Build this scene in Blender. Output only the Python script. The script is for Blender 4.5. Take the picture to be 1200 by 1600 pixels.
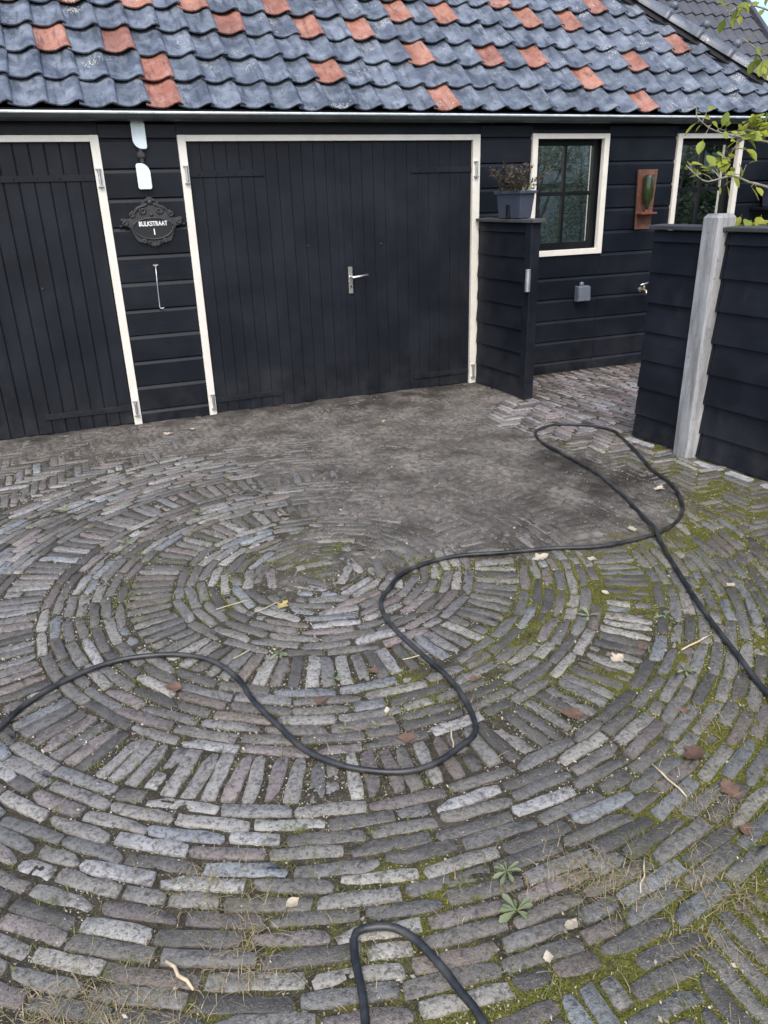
import bpy, bmesh, math, random
import numpy as np
from mathutils import Vector, Matrix

for o in list(bpy.data.objects):
    bpy.data.objects.remove(o, do_unlink=True)
random.seed(7)
rng = np.random.default_rng(7)
scene = bpy.context.scene
COL = scene.collection
R = math.radians

# ---------------------------------------------------------------- camera
YAW, PITCH, ROLL = 0.371113, 0.394678, -0.0306914
CAM = Vector((0.0, -6.107, 1.6))
fwd = Vector((math.sin(YAW) * math.cos(PITCH), math.cos(YAW) * math.cos(PITCH), -math.sin(PITCH)))
rt = fwd.cross(Vector((0, 0, 1))).normalized()
up = rt.cross(fwd)
rt2 = rt * math.cos(ROLL) + up * math.sin(ROLL)
up2 = up * math.cos(ROLL) - rt * math.sin(ROLL)
cam = bpy.data.cameras.new('camera')
cam.sensor_fit = 'VERTICAL'
cam.sensor_height = 36.0
cam.lens = 36.0 * 1184.6 / 1600
cam.clip_start = 0.05
cam.clip_end = 500
camo = bpy.data.objects.new('camera', cam)
COL.objects.link(camo)
m = Matrix((rt2, up2, -fwd)).transposed().to_4x4()
m.translation = CAM
camo.matrix_world = m
scene.camera = camo

# ---------------------------------------------------------------- sky, sun, exposure
SUN_EL, SUN_AZ = R(52), R(205)          # azimuth clockwise from +y
world = bpy.data.worlds.new('World')
scene.world = world
world.use_nodes = True
wn = world.node_tree.nodes
wl = world.node_tree.links
bg = wn['Background']
sky = wn.new('ShaderNodeTexSky')
sky.sky_type = 'NISHITA'
sky.sun_disc = False
sky.sun_elevation = SUN_EL
sky.sun_rotation = SUN_AZ
sky.air_density = 1.0
sky.dust_density = 3.5
sky.ozone_density = 1.0
wl.new(sky.outputs[0], bg.inputs[0])
bg.inputs[1].default_value = 0.15
sun = bpy.data.lights.new('sun', 'SUN')
sun.energy = 0.7
sun.angle = R(25)
sun.color = (1.0, 0.97, 0.93)
suno = bpy.data.objects.new('sun', sun)
COL.objects.link(suno)
sd = Vector((math.sin(SUN_AZ) * math.cos(SUN_EL), math.cos(SUN_AZ) * math.cos(SUN_EL), math.sin(SUN_EL)))
suno.rotation_euler = sd.to_track_quat('Z', 'Y').to_euler()
suno.location = (0, -8, 12)
scene.view_settings.view_transform = 'Standard'
scene.view_settings.look = 'None'
scene.view_settings.gamma = 1.0
scene.view_settings.use_curve_mapping = False
scene.view_settings.exposure = 1.06
scene.render.engine = 'CYCLES'
scene.render.resolution_x = 768
scene.render.resolution_y = 1024

# ---------------------------------------------------------------- helpers
def tag(o, label=None, cat=None, group=None, kind=None):
    if label: o['label'] = label
    if cat: o['category'] = cat
    if group: o['group'] = group
    if kind: o['kind'] = kind
    return o

def empty(name, loc=(0, 0, 0), parent=None):
    o = bpy.data.objects.new(name, None)
    o.empty_display_size = 0.1
    COL.objects.link(o)
    o.location = loc
    if parent: o.parent = parent
    return o

def link(name, me, parent=None, loc=None, rot=None):
    o = bpy.data.objects.new(name, me)
    COL.objects.link(o)
    if parent: o.parent = parent
    if loc is not None: o.location = loc
    if rot is not None: o.rotation_euler = rot
    return o

class MB:
    def __init__(s): s.v = []; s.f = []
    def add(s, vs, fs):
        b = len(s.v); s.v += [tuple(p) for p in vs]; s.f += [tuple(i + b for i in f) for f in fs]; return s
    def box(s, x0, x1, y0, y1, z0, z1):
        return s.add([(x0,y0,z0),(x1,y0,z0),(x1,y1,z0),(x0,y1,z0),(x0,y0,z1),(x1,y0,z1),(x1,y1,z1),(x0,y1,z1)],
                     [(0,3,2,1),(4,5,6,7),(0,1,5,4),(1,2,6,5),(2,3,7,6),(3,0,4,7)])
    def prism_x(s, prof, x0, x1):
        n = len(prof)
        vs = [(x0, y, z) for y, z in prof] + [(x1, y, z) for y, z in prof]
        fs = [(i, (i+1) % n, n + (i+1) % n, n + i) for i in range(n)] + [tuple(range(n))[::-1], tuple(range(n, 2*n))]
        return s.add(vs, fs)
    def prism_y(s, outline, y0, y1):      # outline in x,z
        n = len(outline)
        vs = [(x, y0, z) for x, z in outline] + [(x, y1, z) for x, z in outline]
        fs = [(i, (i+1) % n, n + (i+1) % n, n + i) for i in range(n)] + [tuple(range(n))[::-1], tuple(range(n, 2*n))]
        return s.add(vs, fs)
    def tube(s, pts, rad, seg=8, cap=True):
        pts = [Vector(p) for p in pts]; n = len(pts)
        rads = rad if hasattr(rad, '__len__') else [rad] * n
        rings = []; prev = None
        for i, p in enumerate(pts):
            t = (pts[min(i+1, n-1)] - pts[max(i-1, 0)]).normalized()
            if prev is None:
                a = Vector((0, 0, 1)) if abs(t.z) < 0.9 else Vector((1, 0, 0))
                u = t.cross(a).normalized()
            else:
                u = (prev - t * prev.dot(t)).normalized()
            w = t.cross(u); prev = u
            rings.append([p + (u * math.cos(2*math.pi*k/seg) + w * math.sin(2*math.pi*k/seg)) * rads[i] for k in range(seg)])
        fs = []
        for i in range(n-1):
            for k in range(seg):
                fs.append((i*seg+k, i*seg+(k+1) % seg, (i+1)*seg+(k+1) % seg, (i+1)*seg+k))
        if cap:
            fs.append(tuple(range(seg))[::-1]); fs.append(tuple(range((n-1)*seg, n*seg)))
        return s.add([q for r in rings for q in r], fs)
    def lathe(s, prof, c, axis='z', seg=14):   # prof: (radius, height)
        vs = []; n = len(prof)
        for r, h in prof:
            for k in range(seg):
                a = 2*math.pi*k/seg; x, y = r*math.cos(a), r*math.sin(a)
                vs.append((c[0]+x, c[1]+y, c[2]+h) if axis == 'z' else (c[0]+x, c[1]+h, c[2]+y))
        fs = [(i*seg+k, i*seg+(k+1) % seg, (i+1)*seg+(k+1) % seg, (i+1)*seg+k) for i in range(n-1) for k in range(seg)]
        fs += [tuple(range(seg))[::-1], tuple(range((n-1)*seg, n*seg))]
        return s.add(vs, fs)
    def mesh(s, name, mat=None, smooth=False, bevel=0):
        me = bpy.data.meshes.new(name)
        me.from_pydata(s.v, [], s.f)
        bm = bmesh.new(); bm.from_mesh(me)
        bmesh.ops.recalc_face_normals(bm, faces=bm.faces)
        if bevel:
            es = [e for e in bm.edges if len(e.link_faces) == 2 and e.calc_face_angle(0) > 0.5]
            bmesh.ops.bevel(bm, geom=es, offset=bevel, segments=1, affect='EDGES')
        bm.to_mesh(me); bm.free()
        if mat: me.materials.append(mat)
        if smooth:
            for p in me.polygons: p.use_smooth = True
        return me
    def build(s, name, mat, parent=None, smooth=False, bevel=0):
        return link(name, s.mesh(name, mat, smooth, bevel), parent)

def catmull(pts, step):
    P = [Vector(p) for p in pts]
    P = [P[0]*2-P[1]] + P + [P[-1]*2-P[-2]]
    out = []
    for i in range(1, len(P)-2):
        a, b, c, d = P[i-1], P[i], P[i+1], P[i+2]
        n = max(2, int((c-b).length/step))
        for k in range(n):
            t = k/n
            out.append(0.5*((2*b)+(c-a)*t+(2*a-5*b+4*c-d)*t*t+(3*b-a-3*c+d)*t**3))
    out.append(P[-2])
    return out

def vnoise(x, y, seed=0):
    xi = np.floor(x).astype(np.int64); yi = np.floor(y).astype(np.int64)
    fx = x-xi; fy = y-yi
    fx = fx*fx*(3-2*fx); fy = fy*fy*(3-2*fy)
    def h(a, b):
        n = (a*374761393 + b*668265263 + seed*1442695041) & 0xffffffff
        n = ((n ^ (n >> 13))*1274126177) & 0xffffffff
        return ((n ^ (n >> 16)) & 0xffff)/65535.0
    return (h(xi, yi)*(1-fx)+h(xi+1, yi)*fx)*(1-fy)+(h(xi, yi+1)*(1-fx)+h(xi+1, yi+1)*fx)*fy

def fbm(x, y, f, octv=4, seed=0):
    t = 0; a = 0.5; s = 0
    for i in range(octv):
        t = t + a*vnoise(x*f, y*f, seed+i*17); s += a; f *= 2.1; a *= 0.5
    return t/s

# ---------------------------------------------------------------- materials
class NT:
    def __init__(s, name):
        s.m = bpy.data.materials.new(name); s.m.use_nodes = True
        s.n = s.m.node_tree.nodes; s.l = s.m.node_tree.links
        s.b = s.n['Principled BSDF']
    def node(s, t, **kw):
        n = s.n.new(t)
        for k, v in kw.items(): setattr(n, k, v)
        return n
    def set(s, sock, val):
        if isinstance(val, bpy.types.NodeSocket): s.l.new(val, sock)
        else:
            if isinstance(val, tuple) and len(val) == 3 and sock.type == 'RGBA': val = val+(1,)
            sock.default_value = val
    def coord(s, out='Object', scale=(1, 1, 1), loc=(0, 0, 0)):
        if out == 'World':
            t = s.node('ShaderNodeNewGeometry').outputs['Position']
        else:
            t = s.node('ShaderNodeTexCoord').outputs[out]
        mp = s.node('ShaderNodeMapping'); s.l.new(t, mp.inputs[0])
        mp.inputs['Scale'].default_value = scale; mp.inputs['Location'].default_value = loc
        return mp.outputs[0]
    def noise(s, co, sc, det=4, rough=0.6, dist=0):
        n = s.node('ShaderNodeTexNoise'); s.l.new(co, n.inputs['Vector'])
        n.inputs['Scale'].default_value = sc; n.inputs['Detail'].default_value = det
        n.inputs['Roughness'].default_value = rough; n.inputs['Distortion'].default_value = dist
        return n.outputs['Fac']
    def ramp(s, fac, stops):
        r = s.node('ShaderNodeValToRGB'); s.l.new(fac, r.inputs[0])
        while len(r.color_ramp.elements) < len(stops): r.color_ramp.elements.new(0.5)
        for e, (p, c) in zip(r.color_ramp.elements, stops):
            e.position = p; e.color = (c, c, c, 1) if not isinstance(c, tuple) else c+(1,)
        return r.outputs[0]
    def mix(s, fac, a, b, mode='MIX'):
        x = s.node('ShaderNodeMix', data_type='RGBA', blend_type=mode)
        s.set(x.inputs[0], fac); s.set(x.inputs[6], a); s.set(x.inputs[7], b)
        return x.outputs[2]
    def math(s, op, a, b=0.0):
        x = s.node('ShaderNodeMath', operation=op); s.set(x.inputs[0], a); s.set(x.inputs[1], b)
        return x.outputs[0]
    def bump(s, h, dist=0.002, strength=1.0):
        b = s.node('ShaderNodeBump'); s.l.new(h, b.inputs['Height'])
        b.inputs['Distance'].default_value = dist; b.inputs['Strength'].default_value = strength
        s.l.new(b.outputs[0], s.b.inputs['Normal'])
    def out(s, col, rough=0.5, metal=0.0, spec=0.5):
        s.set(s.b.inputs['Base Color'], col); s.set(s.b.inputs['Roughness'], rough)
        s.b.inputs['Metallic'].default_value = metal
        s.b.inputs['Specular IOR Level'].default_value = spec
        return s.m

def paint_mat(name, col, vertical=True, rough=0.5, worn=0.5, seed=0.0):
    t = NT(name)
    co = t.coord('World', (1, 1, 1), (seed, seed, seed))
    g = t.coord('World', (90, 90, 3) if vertical else (3, 3, 90), (seed, 0, seed))
    grain = t.noise(g, 1.0, 4, 0.65)
    blot = t.noise(co, 2.3, 5, 0.6)
    fine = t.noise(co, 40, 3, 0.6)
    dusty = tuple(min(1, c*1.9+0.012) for c in col)
    c = t.mix(t.ramp(blot, [(0.42, 0.0), (0.72, worn)]), col, dusty)
    c = t.mix(t.ramp(grain, [(0.45, 0.0), (0.8, 0.45)]), c, tuple(k*0.55 for k in col))
    spk = t.ramp(t.noise(co, 65, 2, 0.5), [(0.73, 0.0), (0.77, 0.35*worn)])
    c = t.mix(spk, c, (0.13, 0.13, 0.13))
    rg = t.math('ADD', rough-0.08, t.math('MULTIPLY', blot, 0.22))
    t.bump(t.math('ADD', grain, t.math('MULTIPLY', fine, 0.5)), 0.0012, 0.6)
    sz_ = t.node('ShaderNodeSeparateXYZ'); t.l.new(t.node('ShaderNodeNewGeometry').outputs['Position'], sz_.inputs[0])
    foot = t.math('MULTIPLY', t.ramp(sz_.outputs[2], [(0.0, 1.0), (0.42, 0.0)]), t.ramp(t.noise(co, 6, 5, 0.7), [(0.40, 0.0), (0.70, 0.45)]))
    c = t.mix(foot, c, (0.050, 0.050, 0.050))
    smear = t.ramp(t.noise(t.coord('World', (5, 5, 1.3), (seed, 0, 0)), 1.0, 4, 0.7), [(0.62, 0.0), (0.74, 0.28*worn)])
    c = t.mix(smear, c, (0.055, 0.058, 0.064))
    return t.out(c, rg, 0, 0.22)

DARK = (0.0062, 0.0083, 0.0132)
M = {}
M['door'] = paint_mat('dark_door_paint', DARK, True, 0.52, 0.55, 0)
M['door2'] = paint_mat('dark_plank_paint', (0.0075, 0.0095, 0.0145), True, 0.50, 0.5, 3.3)
M['board'] = paint_mat('dark_board_paint', (0.0060, 0.0081, 0.0130), False, 0.40, 0.5, 1.7)
M['fence'] = paint_mat('dark_fence_stain', (0.0060, 0.0081, 0.0130), False, 0.48, 0.6, 5.1)
M['trim'] = paint_mat('dark_trim_gloss', (0.0070, 0.0085, 0.0105), True, 0.33, 0.25, 2.1)

def white_paint():
    t = NT('cream_paint'); co = t.coord('World')
    d = t.noise(co, 9, 5, 0.7); s = t.noise(co, 60, 3, 0.6)
    c = t.mix(t.ramp(d, [(0.45, 0.0), (0.8, 0.5)]), (0.72, 0.70, 0.63), (0.50, 0.48, 0.42))
    c = t.mix(t.ramp(s, [(0.70, 0.0), (0.76, 0.7)]), c, (0.22, 0.21, 0.19))
    t.bump(s, 0.001, 0.5)
    return t.out(c, 0.45)
M['white'] = white_paint()

def tile_mat(name, cols, red=False):
    t = NT(name); oi = t.node('ShaderNodeObjectInfo'); rnd = oi.outputs['Random']
    co = t.coord('World'); obj = t.coord('Object')
    n1 = t.noise(co, 7, 5, 0.65); n2 = t.noise(co, 34, 4, 0.7); n3 = t.noise(co, 90, 2, 0.5)
    c = t.mix(rnd, cols[0], cols[1])
    c = t.mix(t.ramp(n1, [(0.40, 0.0), (0.66, 0.85)]), c, cols[2])
    nb = t.noise(co, 2.6, 4, 0.65)
    c = t.mix(t.ramp(nb, [(0.45, 0.0), (0.68, 0.55)]), c, tuple(k*0.45 for k in cols[0]))
    st = t.noise(t.coord('World', (22, 4, 4)), 1.0, 4, 0.65)
    c = t.mix(t.ramp(st, [(0.52, 0.0), (0.66, 0.7)]), c, tuple(k*0.40 for k in cols[0]))
    sp2 = t.noise(co, 22, 5, 0.75)
    c = t.mix(t.ramp(sp2, [(0.58, 0.0), (0.66, 0.7)]), c, (0.020, 0.021, 0.022))
    lich = t.ramp(t.math('MULTIPLY', n3, t.noise(co, 4.1, 2, 0.5)), [(0.405, 0.0), (0.43, 0.85)])
    c = t.mix(lich, c, (0.55, 0.56, 0.52))
    t.bump(t.math('ADD', n2, t.math('MULTIPLY', n1, 1.5)), 0.003, 0.55)
    rg = t.math('ADD', 0.24 if not red else 0.5, t.math('MULTIPLY', n1, 0.28))
    return t.out(c, rg, 0, 0.5)
M['tile'] = tile_mat('smoked_blue_clay', [(0.062, 0.078, 0.106), (0.115, 0.137, 0.175), (0.235, 0.272, 0.325)])
M['tile_red'] = tile_mat('red_clay', [(0.23, 0.085, 0.062), (0.36, 0.160, 0.098), (0.40, 0.225, 0.180)], True)
M['ridge'] = tile_mat('grey_ridge_clay', [(0.12, 0.14, 0.17), (0.15, 0.17, 0.20), (0.10, 0.12, 0.15)])

def simple(name, col, rough=0.5, metal=0, var=0.3, sc=12, bump=0.0, spec=0.5, coord='World'):
    t = NT(name); co = t.coord(coord)
    n = t.noise(co, sc, 5, 0.65)
    c = t.mix(t.ramp(n, [(0.3, 0.0), (0.75, 1.0)]), tuple(k*(1-var) for k in col), tuple(min(1, k*(1+var)) for k in col))
    if bump: t.bump(t.noise(co, sc*4, 4, 0.6), bump, 0.7)
    return t.out(c, t.math('ADD', max(0.02, rough-0.08), t.math('MULTIPLY', n, 0.16)), metal, spec)
M['gutter'] = simple('weathered_dark_zinc', (0.060, 0.066, 0.070), 0.42, 0.25, 0.35, 6)
M['bead'] = simple('bare_zinc', (0.60, 0.66, 0.68), 0.35, 0.25, 0.25, 14)
M['steel'] = simple('galvanised_steel', (0.52, 0.55, 0.58), 0.38, 0.85, 0.25, 25)
M['chrome'] = simple('brushed_aluminium', (0.72, 0.72, 0.70), 0.28, 0.9, 0.15, 30)
M['brass'] = simple('tarnished_brass', (0.62, 0.55, 0.36), 0.3, 0.9, 0.25, 40)
M['iron'] = simple('black_cast_iron', (0.030, 0.031, 0.034), 0.55, 0.0, 0.4, 30, 0.001)
M['ironface'] = simple('black_enamel', (0.012, 0.013, 0.016), 0.35, 0, 0.2, 20)
M['letter'] = simple('pale_lettering_paint', (0.74, 0.78, 0.78), 0.5, 0, 0.1, 40)
M['plate'] = simple('pale_blue_plate', (0.66, 0.76, 0.80), 0.25, 0, 0.08, 14)
M['planter'] = simple('blue_grey_plastic', (0.050, 0.062, 0.090), 0.45, 0, 0.15, 9)
M['box'] = simple('grey_plastic', (0.11, 0.13, 0.16), 0.4, 0, 0.2, 15)
M['terra'] = simple('old_terracotta', (0.135, 0.058, 0.040), 0.75, 0, 0.45, 18, 0.002)
M['rust'] = simple('brown_wood', (0.16, 0.050, 0.030), 0.6, 0, 0.35, 25, 0.001)
M['soil'] = simple('potting_soil', (0.030, 0.024, 0.018), 0.95, 0, 0.5, 40, 0.004)
M['dark'] = simple('dark_interior', (0.012, 0.012, 0.012), 0.9, 0, 0.3, 5)
M['batten'] = simple('dark_roofing_felt', (0.012, 0.012, 0.013), 0.9, 0, 0.3, 8)
M['pane_strip'] = simple('white_pane_strip', (0.62, 0.65, 0.66), 0.8, 0, 0.12, 30)
M['stick'] = simple('bleached_straw', (0.50, 0.42, 0.27), 0.7, 0, 0.3, 60, coord='Object')
M['stick2'] = simple('grey_twig', (0.16, 0.13, 0.10), 0.8, 0, 0.3, 60, coord='Object')

def concrete():
    t = NT('weathered_concrete'); co = t.coord('World')
    s = t.noise(t.coord('World', (16, 16, 2.0)), 1.0, 5, 0.7)
    n = t.noise(co, 28, 5, 0.7)
    c = t.mix(t.ramp(s, [(0.34, 0.0), (0.68, 1.0)]), (0.17, 0.175, 0.18), (0.42, 0.43, 0.44))
    c = t.mix(t.ramp(n, [(0.60, 0.0), (0.70, 0.7)]), c, (0.10, 0.10, 0.095))
    c = t.mix(t.ramp(t.noise(co, 5, 3, 0.5), [(0.55, 0.0), (0.75, 0.4)]), c, (0.17, 0.18, 0.14))
    t.bump(n, 0.004, 0.8)
    return t.out(c, 0.85)
M['concrete'] = concrete()

def glass_mat():
    t = NT('window_glass')
    tr = t.node('ShaderNodeBsdfTransparent'); tr.inputs[0].default_value = (0.75, 0.8, 0.78, 1)
    gl = t.node('ShaderNodeBsdfGlossy'); gl.inputs[0].default_value = (0.92, 0.96, 0.94, 1); gl.inputs['Roughness'].default_value = 0.014
    bp = t.node('ShaderNodeBump'); t.l.new(t.noise(t.coord('World'), 3.5, 2, 0.5), bp.inputs['Height'])
    bp.inputs['Distance'].default_value = 0.01; bp.inputs['Strength'].default_value = 0.08
    t.l.new(bp.outputs[0], gl.inputs['Normal'])
    mx = t.node('ShaderNodeMixShader'); mx.inputs[0].default_value = 0.85
    t.l.new(tr.outputs[0], mx.inputs[1]); t.l.new(gl.outputs[0], mx.inputs[2])
    t.l.new(mx.outputs[0], t.n['Material Output'].inputs[0])
    return t.m
M['glass'] = glass_mat()
def bottle_glass():
    t = NT('green_bottle_glass')
    t.b.inputs['Transmission Weight'].default_value = 0.35
    return t.out((0.035, 0.055, 0.020), 0.05)
M['bottle'] = bottle_glass()

def brick_mat(name, single):
    t = NT(name)
    if single: base = t.node('ShaderNodeObjectInfo').outputs['Color']
    else:
        a = t.node('ShaderNodeAttribute', attribute_name='tint'); base = a.outputs['Color']
    co = t.coord('World')
    n1 = t.noise(co, 14, 5, 0.7, 0.4); n2 = t.noise(co, 75, 4, 0.75); n3 = t.noise(co, 240, 2, 0.6); n4 = t.noise(co, 5.5, 3, 0.6)
    c = t.mix(t.ramp(n1, [(0.40, 0.0), (0.68, 0.65)]), base, t.mix(0.5, base, (0.20, 0.195, 0.185)))
    c = t.mix(t.ramp(n4, [(0.50, 0.0), (0.72, 0.60)]), c, (0.055, 0.053, 0.047))
    c = t.mix(t.ramp(n2, [(0.38, 0.75), (0.50, 0.0)]), c, (0.036, 0.034, 0.032))
    c = t.mix(t.ramp(n3, [(0.60, 0.0), (0.68, 0.4)]), c, (0.38, 0.38, 0.37))
    n5 = t.noise(co, 38, 4, 0.7, 0.6)
    c = t.mix(t.ramp(n5, [(0.52, 0.0), (0.64, 0.60)]), c, (0.045, 0.043, 0.037))
    n6 = t.noise(co, 1.1, 4, 0.6)
    c = t.mix(t.ramp(n6, [(0.48, 0.0), (0.70, 0.34)]), c, (0.066, 0.063, 0.050))
    t.bump(t.math('ADD', t.math('MULTIPLY', n2, 0.9), t.math('ADD', t.math('MULTIPLY', n3, 0.4), n1)), 0.0065, 0.9)
    return t.out(c, t.math('ADD', 0.40, t.math('MULTIPLY', n1, 0.30)), 0, 0.55)
M['brick1'] = brick_mat('worn_paving_brick', True)
M['brickn'] = brick_mat('worn_paving_brick_far', False)

def bed_mat():
    t = NT('joint_soil_and_moss')
    a = t.node('ShaderNodeAttribute', attribute_name='mask')
    sp = t.node('ShaderNodeSeparateColor'); t.l.new(a.outputs['Color'], sp.inputs[0])
    moss, dirt, wet = sp.outputs[0], sp.outputs[1], sp.outputs[2]
    co = t.coord('World')
    n1 = t.noise(co, 22, 5, 0.7); n2 = t.noise(co, 110, 4, 0.7); n3 = t.noise(co, 3.4, 4, 0.6); n4 = t.noise(co, 300, 2, 0.6)
    soil = t.mix(t.ramp(n1, [(0.3, 0.0), (0.7, 1.0)]), (0.030, 0.027, 0.019), (0.095, 0.085, 0.062))
    soil = t.mix(t.ramp(n2, [(0.57, 0.0), (0.68, 0.6)]), soil, (0.32, 0.28, 0.21))
    mosc = t.mix(t.ramp(n2, [(0.3, 0.0), (0.7, 1.0)]), (0.050, 0.056, 0.013), (0.200, 0.200, 0.034))
    c = t.mix(t.ramp(t.math('ADD', t.math('MULTIPLY', moss, 0.95), t.math('MULTIPLY', n1, 0.6)), [(0.60, 0.0), (0.76, 0.92)]), soil, mosc)
    c = t.mix(t.ramp(n4, [(0.38, 0.75), (0.50, 0.0)]), c, (0.020, 0.019, 0.013))
    dc = t.mix(t.ramp(n3, [(0.33, 0.0), (0.68, 1.0)]), (0.070, 0.064, 0.056), (0.240, 0.225, 0.202))
    dc = t.mix(t.ramp(n1, [(0.44, 0.0), (0.62, 0.8)]), dc, (0.062, 0.057, 0.051))
    dc = t.mix(t.ramp(n4, [(0.62, 0.0), (0.70, 0.45)]), dc, (0.26, 0.245, 0.22))
    dc = t.mix(t.math('MULTIPLY', wet, 0.85), dc, (0.026, 0.024, 0.021))
    c = t.mix(t.ramp(dirt, [(0.25, 0.0), (0.55, 1.0)]), c, dc)
    t.bump(t.math('ADD', n1, t.math('ADD', t.math('MULTIPLY', n2, 0.6), t.math('MULTIPLY', n4, 0.25))), 0.013, 1.0)
    return t.out(c, 0.92, 0, 0.2)
M['bed'] = bed_mat()

def hose_mat():
    t = NT('black_rubber'); co = t.coord('World')
    n = t.noise(co, 12, 4, 0.6); n2 = t.noise(co, 130, 3, 0.6)
    c = t.mix(t.ramp(n, [(0.4, 0.0), (0.7, 0.85)]), (0.011, 0.013, 0.016), (0.065, 0.066, 0.066))
    c = t.mix(t.ramp(n2, [(0.62, 0.0), (0.72, 0.5)]), c, (0.10, 0.095, 0.085))
    t.bump(n2, 0.0008, 0.6)
    return t.out(c, t.math('ADD', 0.30, t.math('MULTIPLY', n, 0.25)), 0, 0.5)
M['hose'] = hose_mat()

def leaf_mat(name, cols, trans=0.0, rough=0.55, objcol=True):
    t = NT(name)
    oi = t.node('ShaderNodeObjectInfo').outputs['Random']
    isl = t.node('ShaderNodeNewGeometry').outputs['Random Per Island']
    co = t.coord('Object'); n = t.noise(co, 30, 4, 0.6)
    r = t.math('FRACT', t.math('ADD', oi, isl))
    c = t.mix(r, cols[0], cols[1])
    c = t.mix(t.ramp(n, [(0.4, 0.0), (0.75, 0.6)]), c, cols[2])
    t.out(c, rough, 0, 0.4)
    if trans:
        tl = t.node('ShaderNodeBsdfTranslucent'); t.l.new(c, tl.inputs[0])
        mx = t.node('ShaderNodeMixShader'); mx.inputs[0].default_value = trans
        t.l.new(t.b.outputs[0], mx.inputs[1]); t.l.new(tl.outputs[0], mx.inputs[2])
        t.l.new(mx.outputs[0], t.n['Material Output'].inputs[0])
    return t.m
M['leaf_green'] = leaf_mat('fresh_leaf', [(0.17, 0.25, 0.04), (0.40, 0.43, 0.05), (0.46, 0.46, 0.12)], 0.45)
M['leaf_dark'] = leaf_mat('garden_leaf', [(0.035, 0.060, 0.022), (0.085, 0.115, 0.050), (0.13, 0.15, 0.085)], 0.25)
M['leaf_grey'] = leaf_mat('grey_green_leaf', [(0.13, 0.165, 0.105), (0.24, 0.28, 0.19), (0.31, 0.34, 0.26)], 0.25)
M['leaf_purple'] = leaf_mat('dark_heather', [(0.030, 0.026, 0.022), (0.060, 0.048, 0.036), (0.10, 0.095, 0.06)], 0.1)
M['leaf_brown'] = leaf_mat('dry_brown_leaf', [(0.115, 0.070, 0.050), (0.21, 0.135, 0.095), (0.065, 0.042, 0.033)], 0.15)
M['leaf_pale'] = leaf_mat('dry_pale_leaf', [(0.50, 0.43, 0.32), (0.58, 0.54, 0.44), (0.36, 0.29, 0.20)], 0.15)
M['leaf_yellow'] = leaf_mat('yellow_leaf', [(0.45, 0.36, 0.14), (0.48, 0.40, 0.18), (0.30, 0.20, 0.08)], 0.2)
M['grass'] = leaf_mat('joint_grass', [(0.075, 0.110, 0.025), (0.19, 0.21, 0.055), (0.26, 0.25, 0.10)], 0.3)
M['moss'] = leaf_mat('moss_tips', [(0.095, 0.105, 0.018), (0.30, 0.29, 0.040), (0.15, 0.17, 0.03)], 0.3, 0.8)
M['straw'] = leaf_mat('dead_grass', [(0.26, 0.21, 0.12), (0.42, 0.36, 0.23), (0.18, 0.14, 0.08)], 0.2)
M['weed'] = leaf_mat('weed_leaf', [(0.13, 0.18, 0.08), (0.25, 0.30, 0.16), (0.32, 0.36, 0.24)], 0.3)
M['crumb'] = leaf_mat('pale_litter', [(0.20, 0.18, 0.14), (0.50, 0.47, 0.40), (0.16, 0.13, 0.09)], 0.0, 0.8)
M['bark'] = simple('tree_bark', (0.13, 0.11, 0.085), 0.85, 0, 0.5, 25, 0.006)
M['twigbark'] = simple('pale_twig_bark', (0.24, 0.22, 0.18), 0.7, 0, 0.35, 30, 0.001)
M['roof2'] = simple('slate_grey_tile', (0.062, 0.066, 0.080), 0.6, 0, 0.3, 5, 0.004)
M['wall2'] = simple('brown_brick_wall', (0.16, 0.11, 0.085), 0.85, 0, 0.3, 9)
M['lawn'] = simple('garden_ground', (0.075, 0.085, 0.040), 0.95, 0, 0.5, 3, 0.01)

# ================================================================ GROUND
g = MB(); S = 120
g.add([(-S, -S, -0.09), (S, -S, -0.09), (S, S, -0.09), (-S, S, -0.09)], [(0, 1, 2, 3)])
tag(g.build('ground', M['lawn']), kind='structure')

CX, CY = 0.877, -3.085
RCIRC = 2.10
FX = lambda y: 3.31 - 0.095*y          # x of the fence line for a given y

def dirt_amount(x, y):
    def gs(cx, cy, sx, sy, a): return a*np.exp(-((x-cx)/sx)**2-((y-cy)/sy)**2)
    d = gs(2.10, -2.15, 0.85, 0.85, 1.25)+gs(2.6, -2.75, 0.48, 0.45, 0.95)+gs(1.8, -0.95, 1.0, 0.85, 1.1)+gs(2.7, -0.45, 0.85, 0.5, 1.0)
    d = d+gs(1.45, -2.65, 0.5, 0.45, 0.38)+gs(0.7, -0.45, 1.1, 0.45, 0.62)+gs(-0.4, -0.3, 0.9, 0.3, 0.4)+gs(2.6, -1.6, 0.3, 0.5, 0.3)
    d = d+0.75*np.exp(-((y+0.02)/0.24)**2)*(x < 3.3)
    d = d+gs(0.95, -2.95, 0.38, 0.30, 0.12)
    d = d-gs(3.2, -1.45, 0.33, 0.62, 1.0)
    d = d+(fbm(x, y, 1.7, 4, 5)-0.5)*0.6+(fbm(x, y, 6.0, 3, 9)-0.5)*0.65
    return np.clip(d, 0, 1.2)

def moss_amount(x, y):
    v = 0.10+0.36*(x-0.55)+0.24*(-y-4.0)
    v = v+0.80*np.exp(-((x-0.02)/0.45)**2-((y+3.15)/0.55)**2)+0.55*np.exp(-((x-0.95)/0.35)**2-((y+2.85)/0.25)**2)+0.22*np.exp(-((x+0.1)/0.6)**2-((y+4.7)/0.4)**2)
    v = v+(fbm(x, y, 2.2, 3, 21)-0.5)*0.9
    return np.clip(v, 0, 1)*np.clip(1.0-1.5*np.exp(-((y+0.6)/1.2)**2), 0.05, 1)

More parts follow.
